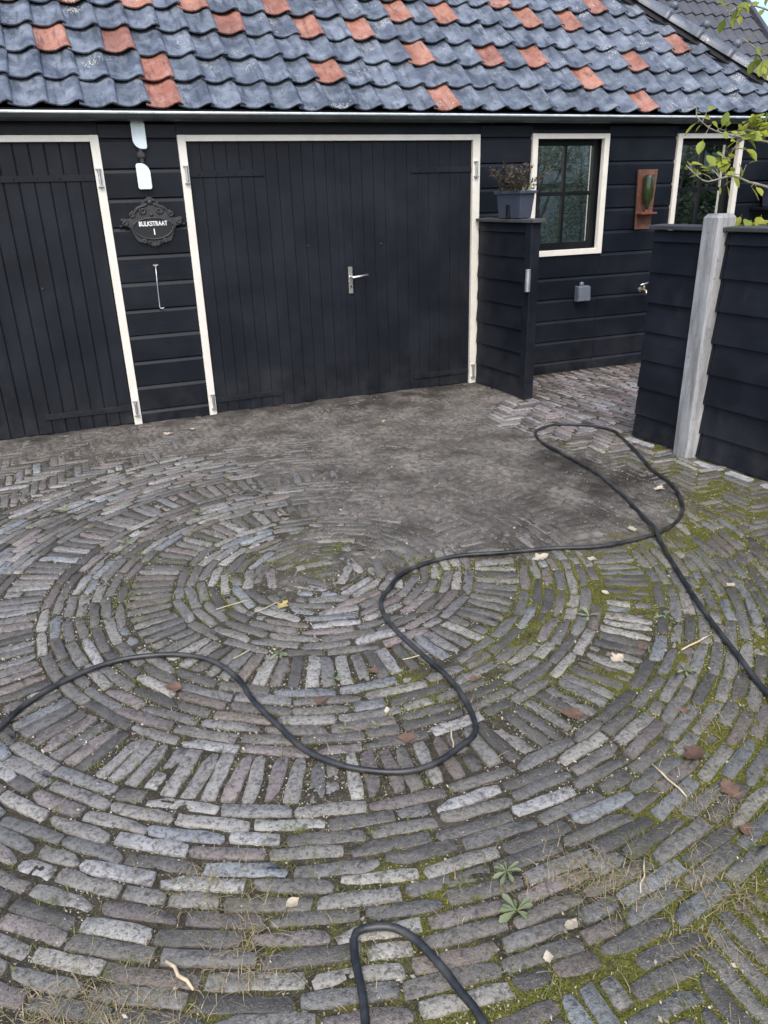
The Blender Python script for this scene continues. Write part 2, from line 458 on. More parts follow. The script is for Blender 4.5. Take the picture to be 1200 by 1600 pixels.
def bed_height(x, y):
    d = dirt_amount(x, y); ms = moss_amount(x, y)
    h = -0.0080+0.011*(fbm(x, y, 22, 4, 3)-0.42)+0.006*(fbm(x, y, 4, 2, 33)-0.5)
    h = h+0.0050*ms*fbm(x, y, 40, 2, 8)
    h = h+np.clip(d, 0, 1.1)*0.0110+np.clip(d-0.2, 0, 1)*0.022*(fbm(x, y, 6, 5, 41)-0.47)
    return h

def grid_sheet(x0, x1, y0, y1, st):
    nx = int((x1-x0)/st)+1; ny = int((y1-y0)/st)+1
    X, Y = np.meshgrid(np.linspace(x0, x1, nx), np.linspace(y0, y1, ny))
    X = X.ravel(); Y = Y.ravel(); Z = bed_height(X, Y)
    V = np.stack([X, Y, Z], 1)
    i = np.arange(nx*ny).reshape(ny, nx)
    F = np.stack([i[:-1, :-1].ravel(), i[:-1, 1:].ravel(), i[1:, 1:].ravel(), i[1:, :-1].ravel()], 1)
    return V, F

def np_mesh(name, V, F, mat, smooth=True):
    me = bpy.data.meshes.new(name)
    k = F.shape[1]
    me.vertices.add(len(V)); me.vertices.foreach_set('co', V.astype(np.float32).ravel())
    me.loops.add(F.size); me.loops.foreach_set('vertex_index', F.astype(np.int32).ravel())
    me.polygons.add(len(F)); me.polygons.foreach_set('loop_start', np.arange(0, F.size, k, dtype=np.int32))
    try: me.polygons.foreach_set('loop_total', np.full(len(F), k, dtype=np.int32))
    except Exception: pass
    me.update(calc_edges=True)
    me.validate()
    if smooth: me.polygons.foreach_set('use_smooth', np.ones(len(me.polygons), dtype=bool))
    me.materials.append(mat)
    return me

V, F = grid_sheet(-2.7, 4.0, -6.4, 0.0, 0.0145)
V2, F2 = grid_sheet(4.0, 7.6, -3.4, 0.0, 0.04)
F = np.concatenate([F, F2+len(V)]); V = np.concatenate([V, V2])
bed_me = np_mesh('brick_paving', V, F, M['bed'])
att = bed_me.attributes.new('mask', 'FLOAT_COLOR', 'POINT')
x, y = V[:, 0], V[:, 1]
wetm = np.clip(2.2*np.exp(-((x-2.85)/0.34)**2-((y+2.55)/0.5)**2)+0.9*np.exp(-((x-2.3)/0.7)**2-((y+0.35)/0.3)**2)+0.9*np.exp(-((y+0.05)/0.22)**2)+0.8*np.exp(-((x-2.05)/0.5)**2-((y+3.05)/0.2)**2), 0, 1)
wetm = np.clip(wetm*(0.1+1.9*fbm(x, y, 7, 4, 77))-0.35, 0, 1)
mk = np.stack([moss_amount(x, y), np.clip(dirt_amount(x, y), 0, 1), wetm, np.ones_like(x)], 1)
att.data.foreach_set('color', mk.astype(np.float32).ravel())
paving = link('brick_paving', bed_me)
tag(paving, kind='structure')

# ------------------------------------------------ brick layout
BL, BW = 0.200, 0.0520         # lattice pitch: brick 190 x 42 plus joints
specs = []                     # x, y, angle, length, width
def add_brick(x, y, a, l=0.191, w=0.0425, jit=1.0):
    specs.append((x+random.gauss(0, 0.0022)*jit, y+random.gauss(0, 0.0022)*jit, a+random.gauss(0, R(1.3))*jit,
                  l*random.uniform(0.96, 1.03), w*random.uniform(0.90, 1.09)))

def ring_tangent(r):
    n = max(3, int(round(2*math.pi*r/0.205))); off = random.random()*6.28
    ang = 0.0; steps = [random.uniform(0.9, 1.1) for _ in range(n)]
    if r > 0.3:                                     # a few cut bricks
        for k in range(n):
            if random.random() < 0.13: steps[k] *= random.uniform(0.45, 0.7)
    tot = sum(steps)
    for k in range(n):
        da = steps[k]/tot*2*math.pi; a = off+ang+da/2; ang += da
        add_brick(CX+r*math.cos(a), CY+r*math.sin(a), a+math.pi/2, min(0.235, da*r-0.012), 0.0418)

def ring_radial(r0, r1):
    rm = (r0+r1)/2; n = int(round(2*math.pi*rm/0.0585))
    for k in range(n):
        a = 2*math.pi*k/n+random.gauss(0, 0.003)
        l = r1-r0-0.012
        if random.random() < 0.05:
            add_brick(CX+(r0+l*0.28)*math.cos(a), CY+(r0+l*0.28)*math.sin(a), a, l*0.5)
            add_brick(CX+(r0+l*0.80)*math.cos(a), CY+(r0+l*0.80)*math.sin(a), a, l*0.36)
        else:
            add_brick(CX+rm*math.cos(a), CY+rm*math.sin(a), a, l, 0.0455*rm/(rm+0.02))

for k in range(12): ring_tangent(0.685-0.051*(k+0.5))
add_brick(CX, CY, 0.4, 0.09)
ring_radial(0.70-0.015, 0.885)
nrow = 7
for k in range(nrow): ring_tangent(0.885+(1.243-0.885)*(k+0.5)/nrow)
ring_radial(1.243, 1.449)
for k in range(13): ring_tangent(1.449+(RCIRC-1.449)*(k+0.5)/13)
# herringbone square to the wall, outside the circle
for i in range(-165, 166):
    for j in range(-30, 31):
        for typ in (0, 1):
            bx, by = i*BW-j*BL, i*BW+j*BL
            if typ == 0: px, py, a = bx+BL/2, by+BW/2, 0.0
            else: px, py, a = bx+BW/2, by+BW+BL/2, math.pi/2
            px += 0.4; py -= 2.95
            if not (-2.6 < px < 3.9 and -6.3 < py < -0.03): continue
            if px > FX(py)-0.03: continue
            tt = np.linspace(-0.0955, 0.0955, 25)
            ok = np.hypot(px+tt*math.cos(a)-CX, py+tt*math.sin(a)-CY) > RCIRC+0.022
            if not ok.any(): continue
            ta, tb = tt[ok].min(), tt[ok].max()
            if tb-ta < 0.035 or ok.sum() < 0.8*((tb-ta)/0.191*25): continue
            add_brick(px+(ta+tb)/2*math.cos(a), py+(ta+tb)/2*math.sin(a), a, tb-ta)
# passage behind the fence: two edging courses on the threshold, then running bond
for c in range(3):
    yy = -0.08
    while yy > -3.3:
        add_brick(FX(yy)+0.01+c*0.052, yy-0.1, math.pi/2+0.095, 0.188); yy -= 0.203
for c in range(72):
    xx = FX(0)+0.18+c*0.0525; yy = -0.03-(0.1 if c % 2 else 0.0)-random.uniform(0, 0.03)
    if xx > 7.4: break
    while yy > -3.3:
        add_brick(xx-0.095*yy, yy-0.1, math.pi/2+0.095+random.gauss(0, 0.02), 0.188); yy -= 0.204

# colour of each brick
PAL = [((0.170, 0.168, 0.166), 4.5), ((0.140, 0.143, 0.150), 3.5), ((0.175, 0.195, 0.225), 1.7), ((0.152, 0.132, 0.134), 2.6),
       ((0.250, 0.245, 0.235), 3.0), ((0.060, 0.058, 0.057), 2.8), ((0.105, 0.100, 0.094), 4), ((0.150, 0.125, 0.115), 0.8), ((0.29, 0.288, 0.282), 1.3)]
PW = np.array([w for _, w in PAL]); PW = PW/PW.sum()
def brick_colours(x, y):
    n = len(x)
    base = np.array([c for c, _ in PAL])[rng.choice(len(PAL), size=n, p=PW)]
    ms = moss_amount(x, y)[:, None]
    c = base*(1.0-0.45*ms)*np.concatenate([np.ones((n, 2)), 1.0-0.12*ms], 1)
    c[(x > 2.9) & (y > -2.3)] *= np.array([1.25, 1.13, 1.18])
    c = c*rng.uniform(0.72, 1.50, (n, 1))*1.22*np.array([1.0, 0.99, 0.945])
    k = np.clip(dirt_amount(x, y)*1.05-0.08, 0, 0.85)[:, None]
    c = c*(1-k)+np.array([0.150, 0.141, 0.128])*k
    return np.clip(c, 0.035, 0.36)

# worn brick shapes: unit length and width, real height
def brick_variant(seed):
    r = random.Random(seed)
    nl = 4
    pts = []
    for i in range(nl): pts.append((-0.5+i/nl, -0.5))
    pts += [(0.5, -0.5), (0.5, 0.0)]
    for i in range(nl): pts.append((0.5-i/nl, 0.5))
    pts += [(-0.5, 0.5), (-0.5, 0.0)]
    n = len(pts)
    out = []
    rings = [(0.0, -0.055, 0.0), (0.0, -0.0075, 0.8), (0.0008, -0.0018, 1.0), (0.0032, 0.0, 1.0)]
    wob = [(r.gauss(0, 0.0030), r.gauss(0, 0.0022), r.gauss(0, 0.0012)) for _ in pts]
    L, W = 0.188, 0.0425
    corner = {i for i, p in enumerate(pts) if abs(abs(p[0])-0.5) < 1e-6 and abs(abs(p[1])-0.5) < 1e-6}
    chip = {i: (r.uniform(0.0, 0.0035) if r.random() < 0.8 else r.uniform(0.006, 0.014)) for i in corner}
    for ins, z, wo in rings:
        for i, p in enumerate(pts):
            x, y = p[0]*L, p[1]*W
            k = ins+(chip.get(i, 0)*(wo) if i in corner else 0)
            sx = 1 if p[0] > 0.49 else (-1 if p[0] < -0.49 else 0)
            sy = 1 if p[1] > 0.49 else (-1 if p[1] < -0.49 else 0)
            out.append(((x-sx*k+wob[i][0]*wo*0.7)/L, (y-sy*k+wob[i][1]*wo)/W, z+(wob[i][2]*wo if z > -0.005 else 0)))
    fs = []
    for a in range(len(rings)-1):
        for i in range(n):
            j = (i+1) % n
            fs.append((a*n+i, a*n+j, (a+1)*n+j)); fs.append((a*n+i, (a+1)*n+j, (a+1)*n+i))
    b = (len(rings)-1)*n
    out.append((r.uniform(-.1, .1), 0, r.uniform(-0.0012, 0.0018))); c = len(out)-1
    for i in range(n): fs.append((b+i, b+(i+1) % n, c))
    return np.array(out), np.array(fs)
VARS = [brick_variant(100+i) for i in range(18)]

cam_inv = np.array(m.inverted())
def px_of(P):
    q = cam_inv[:3, :3]@np.array(P)+cam_inv[:3, 3]
    return 600-1184.6*q[0]/q[2], 800+1184.6*q[1]/q[2], -q[2]

specs = [s for s in specs if -2.6 < s[0] < 7.6]
SX = np.array([s[0] for s in specs]); SY = np.array([s[1] for s in specs])
SD = dirt_amount(SX, SY); SC = brick_colours(SX, SY)
info = []
for i, s in enumerate(specs):
    hz = random.gauss(0, 0.0024)
    u, v, dep = px_of((s[0], s[1], 0))
    vis = (-10 < u < 1210) and (0 < v < 1590) and dep > 0.3 and SD[i] < 0.55
    area = s[3]*s[4]/max(0.2, dep)**3 if vis else 0
    info.append((area, s, hz, random.gauss(0, 0.007), random.gauss(0, 0.018), SC[i], random.randrange(18), random.random() < 0.5))
info.sort(key=lambda t: -t[0])

var_me = []
for i, (bv, bf) in enumerate(VARS):
    vv = bv.copy(); vv[:, 0] *= 0.188; vv[:, 1] *= 0.0425
    me = np_mesh('brick', vv, bf, M['brick1'], False)
    var_me.append(me)
for k, (area, s, hz, tx, ty, colr, vi, flip) in enumerate(info[:300]):
    o = link('brick', var_me[vi], paving, (s[0], s[1], hz), (ty, tx, s[2]+(math.pi if flip else 0)))
    o.scale = (s[3]/0.188, s[4]/0.0425, 1)
    o.color = (colr[0], colr[1], colr[2], 1)
Vs, Fs, Cs = [], [], []; nb = 0
for (area, s, hz, tx, ty, colr, vi, flip) in info[300:]:
    bv, bf = VARS[vi]
    vv = bv*np.array([s[3], s[4], 1.0])
    vv[:, 2] += vv[:, 0]*tx+vv[:, 1]*ty+hz
    a = s[2]+(math.pi if flip else 0); ca, sa = math.cos(a), math.sin(a)
    w = np.stack([vv[:, 0]*ca-vv[:, 1]*sa+s[0], vv[:, 0]*sa+vv[:, 1]*ca+s[1], vv[:, 2]], 1)
    Vs.append(w); Fs.append(bf+nb); nb += len(w)
    Cs.append(np.tile(np.r_[colr, 1.0], (len(w), 1)))
me = np_mesh('further_bricks', np.concatenate(Vs), np.concatenate(Fs), M['brickn'], False)
at = me.attributes.new('tint', 'FLOAT_COLOR', 'POINT')
at.data.foreach_set('color', np.concatenate(Cs).astype(np.float32).ravel())
tag(link('further_bricks', me, paving), kind='stuff')

# ================================================================ HOUSE
house = empty('timber_house', (2.5, 0.0, 0.0))
tag(house, 'black timber barn house with blue and red pantile roof and cream door frames', 'house')
house.location = (0, 0, 0)
XL, XR = -2.6, 6.75
ZT = 2.13
JZ = [-0.03]+[0.107+0.1915*k for k in range(11)]+[2.135]
# wall core with openings left behind windows
W1 = (3.80, 4.577, 1.06, 2.046)
W2 = (5.325, 6.10, 1.06, 2.046)
wall = MB()
for a, b in ((XL, W1[0]+0.03), (W1[1]-0.03, W2[0]+0.03), (W2[1]-0.03, XR)):
    wall.box(a, b, 0.004, 0.20, -0.05, ZT+0.02)
for wd in (W1, W2):
    wall.box(wd[0]+0.031, wd[1]-0.031, 0.004, 0.20, -0.05, wd[2]+0.03)
    wall.box(wd[0]+0.031, wd[1]-0.031, 0.004, 0.20, wd[3]-0.03, ZT+0.02)
wallo = wall.build('wall', M['board'], house)
back = MB(); back.box(XL, XR, 4.6, 4.7, -0.05, 2.3); back.box(XL, XL+0.1, 0.2, 4.6, -0.05, 2.15); back.box(XR-0.1, XR, 0.2, 4.6, -0.05, 2.15)
back.build('rear_wall', M['board'], house)

def siding(x0, x1, z0, z1, lim=None):
    for a, b in zip(JZ[:-1], JZ[1:]):
        lo, hi = max(a, z0), min(b-0.005, z1)
        if hi-lo < 0.02: continue
        o = random.gauss(0, 0.0012)
        yb = -0.024+o
        cut = hi < b-0.006
        ch = 0.0 if cut else 0.026
        if ch: prof = [(0.003, lo), (yb, lo), (yb-0.001, hi-ch), (yb+0.013, hi), (0.003, hi)]
        else: prof = [(0.003, lo), (yb, lo), (yb, hi), (0.003, hi)]
        q = MB(); q.prism_x(prof, x0+random.uniform(0, .002), x1-random.uniform(0, .002))
        q.build('board', M['board'], wallo, bevel=0.0012)
siding(0.354, 0.880, -0.03, 2.135)
siding(XL, -2.12, -0.03, 2.135)
siding(3.311, W1[0]-0.002, -0.03, 2.135)
siding(W1[0]-0.002, W1[1]+0.002, -0.03, W1[2]-0.002)
siding(W1[1]+0.002, W2[0]-0.002, -0.03, 2.135)
siding(W2[0]-0.002, W2[1]+0.002, -0.03, W2[2]-0.002)
siding(W2[1]+0.002, XR, -0.03, 2.135)
q = MB(); q.box(-2.12, 0.353, -0.016, 0.003, 2.046, 2.134); q.build('header_board', M['board'], wallo)
q = MB(); q.box(0.881, 3.310, -0.016, 0.003, 2.046, 2.134); q.build('header_board', M['board'], wallo)
for wd in (W1, W2):
    q = MB(); q.box(wd[0]-0.02, wd[1]+0.02, -0.034, 0.003, 2.050, 2.072); q.build('drip_board', M['board'], wallo)
q = MB(); q.box(XL, XR, -0.05, 0.003, 2.136, 2.20); q.build('fascia', M['trim'], wallo)

# ---- garage doors
def hinge_pin(x, z, parent):
    q = MB()
    q.lathe([(0.010, -0.045), (0.010, 0.045)], (x, -0.052, z), 'z', 10)
    q.box(x-0.018, x+0.018, -0.058, -0.031, z-0.062, z-0.052)
    q.box(x-0.020, x+0.016, -0.050, -0.031, z+0.050, z+0.058)
    q.build('hinge_pin', M['steel'], parent, bevel=0.001)

def strap(xa, xb, z, parent):
    q = MB(); q.box(min(xa, xb), max(xa, xb), -0.0165, -0.0085, z-0.021, z+0.021)
    for k in range(4):
        xx = xa+(xb-xa)*(0.12+0.24*k)
        q.lathe([(0.007, -0.0215), (0.008, -0.0165)], (xx, 0, z), 'y', 8)
    q.build('strap_hinge', M['door2'], parent, bevel=0.0015)

def door_leaf(name, x0, x1, label, v=0.006):
    d = empty(name, (0, 0, 0), house); d['label'] = label
    n = int(round((x1-x0)/0.0955)); w = (x1-x0)/n
    for k in range(n):
        q = MB(); a, b = x0+k*w+0.0009, x0+(k+1)*w-0.0009
        dy = random.gauss(0, 0.0006); zb = 0.008+random.uniform(0, .004)
        n0 = [(a, 0.0), (a, -0.008+v*0.9+dy), (a+v, -0.008+dy), (b-v, -0.008+dy), (b, -0.008+v*0.9+dy), (b, 0.0)]
        vs = [(px, py, zb) for px, py in n0]+[(px, py, 1.995) for px, py in n0]
        fs = [(i, (i+1) % 6, 6+(i+1) % 6, 6+i) for i in range(6)]+[(5, 4, 3, 2, 1, 0), (6, 7, 8, 9, 10, 11)]
        q.add(vs, fs); q.build('plank', M['door'], d)
    return d

def door_frame(x0, x1, w=0.057):
    f = empty('door_frame', (0, 0, 0), house)
    q = MB(); q.box(x0, x0+w, -0.034, 0.003, 0.0, 2.041); q.build('jamb', M['white'], f, bevel=0.002)
    q = MB(); q.box(x1-w-0.010, x1, -0.034, 0.003, 0.0, 2.041); q.build('jamb', M['white'], f, bevel=0.002)
    q = MB(); q.box(x0+w, x1-w-0.010, -0.033, 0.003, 1.999, 2.040); q.build('lintel', M['white'], f, bevel=0.002)
    return f

f1 = door_frame(0.882, 3.308)
for z in (1.785, 0.115):
    hinge_pin(0.918, z, f1); hinge_pin(3.268, z, f1)
dl = door_leaf('garage_door', 0.941, 2.074, 'left leaf of the dark double garage door', 0.0025)
dr = door_leaf('garage_door', 2.080, 3.238, 'right leaf of the dark double garage door with lever handle', 0.0022)
for z in (1.785, 0.115):
    strap(0.944, 1.49, z, dl); strap(3.235, 2.69, z, dr)
q = MB(); q.box(2.052, 2.100, -0.0155, -0.0085, 0.02, 1.99); q.build('cover_strip', M['door'], dr, bevel=0.002)
# lever handle on its plate
q = MB(); q.box(2.122, 2.158, -0.0235, -0.0085, 0.868, 1.078); q.build('handle_plate', M['chrome'], dr, bevel=0.003)
q = MB(); q.tube([(2.140, -0.022, 0.998), (2.140, -0.055, 0.998), (2.150, -0.066, 0.998), (2.20, -0.070, 1.003), (2.275, -0.068, 1.012)], [0.010, 0.010, 0.010, 0.0095, 0.009], 10)
q.build('lever', M['chrome'], dr, smooth=True)
q = MB(); q.lathe([(0.008, -0.027), (0.008, -0.0235)], (2.140, 0, 0.925), 'y', 10); q.build('keyhole', M['ironface'], dr)
for (xx, zz) in ((1.80, 1.255), (2.42, 1.24)):
    q = MB(); q.lathe([(0.006, -0.018), (0.010, -0.0085)], (xx, 0, zz), 'y', 8); q.build('bolt_head', M['iron'], dl if xx < 2 else dr)

f0 = door_frame(-2.10, 0.353, 0.047)
for z in (1.775, 0.135): hinge_pin(0.322, z, f0)
d0 = door_leaf('garage_door', -0.885, 0.292, 'plank door at the left edge with strap hinges on its right')
d00 = door_leaf('garage_door', -2.05, -0.889, 'further leaf of the left plank door')
for z in (1.775, 0.135): strap(0.289, -0.33, z, d0)
q = MB(); q.lathe([(0.006, -0.018), (0.010, -0.0085)], (-0.18, 0, 1.06), 'y', 8); q.build('bolt_head', M['iron'], d0)

# ---- windows
def window(x0, x1, z0, z1, label):
    w = empty('window', (0, 0, 0), house); w['label'] = label
    fr = 0.052
    for a in ((x0, x0+fr, z0, z1), (x1-fr, x1, z0, z1)):
        q = MB(); q.box(a[0], a[1], -0.044, 0.002, a[2], a[3]); q.build('casing', M['white'], w, bevel=0.002)
    for a in ((x0+fr, x1-fr, z1-0.040, z1-0.0005), (x0+fr, x1-fr, z0+0.0005, z0+0.048)):
        q = MB(); q.box(a[0], a[1], -0.043, 0.002, a[2], a[3]); q.build('casing', M['white'], w, bevel=0.002)
    ix0, ix1, iz0, iz1 = x0+fr, x1-fr, z0+0.048, z1-0.040
    # dark reveal
    q = MB(); t = 0.022
    q.box(ix0-t, ix0, 0.003, 0.16, iz0-t, iz1+t); q.box(ix1, ix1+t, 0.003, 0.16, iz0-t, iz1+t)
    q.box(ix0, ix1, 0.003, 0.16, iz1, iz1+t); q.box(ix0, ix1, 0.003, 0.16, iz0-t, iz0)
    q.build('reveal', M['trim'], w)
    # sash
    s = 0.050; yA, yB = 0.035, 0.085
    for a in ((ix0, ix0+s, iz0, iz1), (ix1-s, ix1, iz0, iz1), (ix0+s, ix1-s, iz1-s, iz1), (ix0+s, ix1-s, iz0, iz0+s+0.012)):
        q = MB(); q.box(a[0]+0.0008, a[1]-0.0008, yA, yB, a[2]+0.0008, a[3]-0.0008); q.build('sash', M['trim'], w, bevel=0.003)
    gx0, gx1, gz0, gz1 = ix0+s, ix1-s, iz0+s+0.012, iz1-s
    cx, cz = (gx0+gx1)/2, gz0+(gz1-gz0)*0.515
    q = MB(); q.box(cx-0.0135, cx+0.0135, yA+0.004, yB-0.004, gz0, gz1); q.build('glazing_bar', M['trim'], w, bevel=0.003)
    for a, b in ((gx0, cx-0.0137), (cx+0.0137, gx1)):
        q = MB(); q.box(a, b, yA+0.005, yB-0.005, cz-0.0165, cz+0.0165); q.build('glazing_bar', M['trim'], w, bevel=0.003)
        for c, d in ((gz0, cz-0.0167), (cz+0.0167, gz1)):
            q = MB(); q.box(a, b, 0.058, 0.062, c, d); q.build('pane', M['glass'], w)
    # plain white strip close behind the glass, dark room wall further back
    q = MB(); q.box(ix1-0.098, ix1-0.068, 0.0865, 0.096, iz0+0.05, iz1-0.055); q.build('inner_strip', M['pane_strip'], w)
    q = MB(); q.box(ix0-0.35, ix1+0.5, 0.9, 0.92, iz0-0.3, iz1+0.2); q.build('room_wall', M['dark'], w)
    return w
window(*W1, 'cream framed four pane window right of the garage door')
window(*W2, 'cream framed four pane window nearest the tree branches')

# ---- roof
TH = R(40)
ct, st = math.cos(TH), math.sin(TH)
EY, EZ = -0.13, 2.21
HO = -0.070
def roofp(X, s, h=0.0):
    h = h+HO
    return Vector((X, EY+s*ct-h*st, EZ+s*st+h*ct))
roof = empty('roof', (0, 0, 0), house)
TOP = 3.6                             # slope length up to the ridge
hipx = lambda s: 6.84-0.705*s
q = MB()
a, b, c, d = roofp(XL-0.1, 0.06, -0.05), roofp(6.80, 0.06, -0.05), roofp(hipx(TOP), TOP, -0.05), roofp(XL-0.1, TOP, -0.05)
yb = 2*d.y+0.06
e = Vector((6.80, yb, a.z)); f = Vector((XL-0.1, yb, a.z))
q.add([a, b, c, d, e, f], [(0, 1, 2, 3), (1, 4, 2), (3, 2, 4, 5), (0, 3, 5)])
q.build('roof_deck', M['batten'], roof)

GA, TW = 0.295, 0.216
prof = [(-0.012, 0.020), (0.018, 0.012), (0.055, 0.003), (0.090, 0.0), (0.125, 0.005), (0.155, 0.020), (0.180, 0.036), (0.203, 0.043), (0.222, 0.038), (0.236, 0.026)]
def tile_bm(var):
    r = random.Random(var)
    L = 0.365; n = len(prof); vs = []; ns = 3
    def pt(u, h, s): return (u+r.gauss(0, 0.0006), s, h)
    for top in (1, 0):
        for k in range(ns):
            s = L*k/(ns-1)
            lift = 0.040*(1-s/L)                    # lower end rides on the course below
            sag = 0.004*math.sin(math.pi*k/(ns-1))*r.uniform(-1, 1)
            for (u, h) in prof: vs.append((u+r.gauss(0, .0007), s, h+lift+sag+(0.0 if top else -0.010)))
    fs = []
    for k in range(ns-1):
        for i in range(n-1):
            A = k*n+i
            fs.append((A, A+1, A+n+1, A+n)); B = ns*n+A
            fs.append((B, B+n, B+n+1, B+1))
    for i in range(n-1):
        fs.append((i, ns*n+i, ns*n+i+1, i+1))
        t0 = (ns-1)*n+i; fs.append((t0, t0+1, ns*n+t0+1, ns*n+t0))
    for k in range(ns-1):
        for i in (0, n-1):
            A, B = k*n+i, (k+1)*n+i
            fs.append((A, B, ns*n+B, ns*n+A))
    return vs, fs
def tile_mesh(var, mat):
    q = MB(); q.add(*tile_bm(var))
    me = q.mesh('roof_tile', mat)
    for p in me.polygons: p.use_smooth = True
    bm = bmesh.new(); bm.from_mesh(me)
    for ed in bm.edges:
        if len(ed.link_faces) == 2 and ed.calc_face_angle(0) > 0.9: ed.smooth = False
    bm.to_mesh(me); bm.free()
    return me
TM = [tile_mesh(k, M['tile']) for k in range(5)]
TMR = [tile_mesh(k+10, M['tile_red']) for k in range(3)]
REDS = {(0, 4), (0, 14), (0, 23), (1, 4), (1, 10), (1, 21), (2, 1), (2, 3), (2, 14), (2, 17), (2, 19), (2, 24), (4, 0), (4, 2), (4, 4),
        (3, 7), (3, 10), (3, 12), (3, 27), (4, 6), (4, 9), (4, 14), (4, 16), (4, 20), (4, 22), (5, 19), (5, 12), (5, 24), (6, 15), (6, 21), (7, 10), (7, 17)}
ROT = Matrix(((1, 0, 0), (0, ct, -st), (0, st, ct)))
far = []
for r_ in range(0, 12):
    for k in range(-11, 33):
        X = -0.157+TW*k; s = 0.03+GA*r_
        if X > hipx(s+0.05)-0.08: continue
        jx, jr = random.gauss(0, 0.005), random.gauss(0, R(1.5))
        red = (r_, k) in REDS
        me = random.choice(TMR if red else TM)
        loc = roofp(X+jx, s+random.gauss(0, 0.008), random.uniform(0, 0.007))
        mw = Matrix.Translation(loc) @ ROT.to_4x4() @ Matrix.Rotation(jr, 4, 'Z') @ Matrix.Rotation(random.gauss(0, R(0.8)), 4, 'Y')
        over = X+0.24 > hipx(s+0.365)
        near = r_ <= 6 and k >= -3
        if over:
            bm = bmesh.new(); bm.from_mesh(me); bm.transform(mw)
            p0 = roofp(hipx(0), 0)+Vector((0.02, 0, 0)); p1 = roofp(hipx(1), 1)+Vector((0.02, 0, 0))
            dirv = p1-p0; nrm = dirv.cross(Vector((0, -st, ct))); 
            if nrm.x < 0: nrm = -nrm
            bmesh.ops.bisect_plane(bm, geom=bm.verts[:]+bm.edges[:]+bm.faces[:], plane_co=p0, plane_no=nrm, clear_outer=True)
            me2 = bpy.data.meshes.new('roof_tile'); bm.to_mesh(me2); bm.free()
            me2.materials.append(M['tile_red'] if red else M['tile'])
            if near: link('roof_tile', me2, roof)
            else: far.append((me2, Matrix.Identity(4)))
        elif near:
            o = link('roof_tile', me, roof); o.matrix_local = mw
        else: far.append((me, mw))
bm = bmesh.new()
for me, mw in far:
    n0 = len(bm.verts); f0_ = len(bm.faces)
    bm.from_mesh(me); bm.verts.ensure_lookup_table(); bm.faces.ensure_lookup_table()
    for v in bm.verts[n0:]: v.co = mw @ v.co
    isred = me.materials[0] == M['tile_red']
    for fc in bm.faces[f0_:]: fc.material_index = 1 if isred else 0
me = bpy.data.meshes.new('further_tiles'); bm.to_mesh(me); bm.free()
me.materials.append(M['tile']); me.materials.append(M['tile_red'])
tag(link('further_tiles', me, roof), kind='stuff')

# ridge tiles down the hip
h0 = roofp(hipx(0)+0.10, 0.0, 0.055); h1 = roofp(hipx(TOP)+0.10, TOP, 0.055)
hd = (h1-h0).normalized(); hup = Vector((0.0, 0, 1)); hup = (hup-hd*hup.dot(hd)).normalized(); hs = hd.cross(hup)
q = MB()
LL = 0.36; seg = 9
pr = [(0.0, 0.098), (0.02, 0.112), (0.045, 0.112), (0.065, 0.096), (0.36, 0.084), (0.40, 0.082)]
vs = []
for (l, rad) in pr:
    for k in range(seg):
        a_ = math.pi*k/(seg-1)-0.0
        vs.append((l, math.cos(a_)*rad*1.05, math.sin(a_)*rad*0.95))
fs = [(i*seg+k, i*seg+k+1, (i+1)*seg+k+1, (i+1)*seg+k) for i in range(len(pr)-1) for k in range(seg-1)]
fs.append(tuple(range(seg)))
q.add(vs, fs)
kn = []
ridge_me = q.mesh('ridge_tile', M['ridge'], True)
kq = MB()
kq.lathe([(0.004, -0.032), (0.024, -0.025), (0.033, -0.008), (0.033, 0.010), (0.022, 0.027), (0.004, 0.033)], (0, 0, 0), 'z', 10)
knob_me = kq.mesh('knob', M['ridge'], True)
tot = (h1-h0).length; nk = int(tot/LL)
for k in range(nk+1):
    p = h0+hd*(k*LL-0.06)
    mw = Matrix((hd, hs, hup)).transposed().to_4x4(); mw.translation = p
    o = link('ridge_tile', ridge_me, roof); o.matrix_local = mw
    o2 = link('ridge_knob', knob_me, roof); o2.matrix_local = Matrix.Translation(p+hd*0.035+hup*0.126) @ Matrix.Scale(1.25, 4)
q = MB()
for (u, v) in ((0.0, 0.0),):
    a, b = h0+hd*-0.1-hup*0.05, h1-hup*0.05
    q.add([a-hs*0.11, a+hs*0.11, a+hs*0.05+hup*0.06, a-hs*0.05+hup*0.06, b-hs*0.11, b+hs*0.11, b+hs*0.05+hup*0.06, b-hs*0.05+hup*0.06],
          [(0, 1, 2, 3), (4, 7, 6, 5), (0, 4, 5, 1), (1, 5, 6, 2), (2, 6, 7, 3), (3, 7, 4, 0)])
q.build('hip_batten', M['batten'], roof)

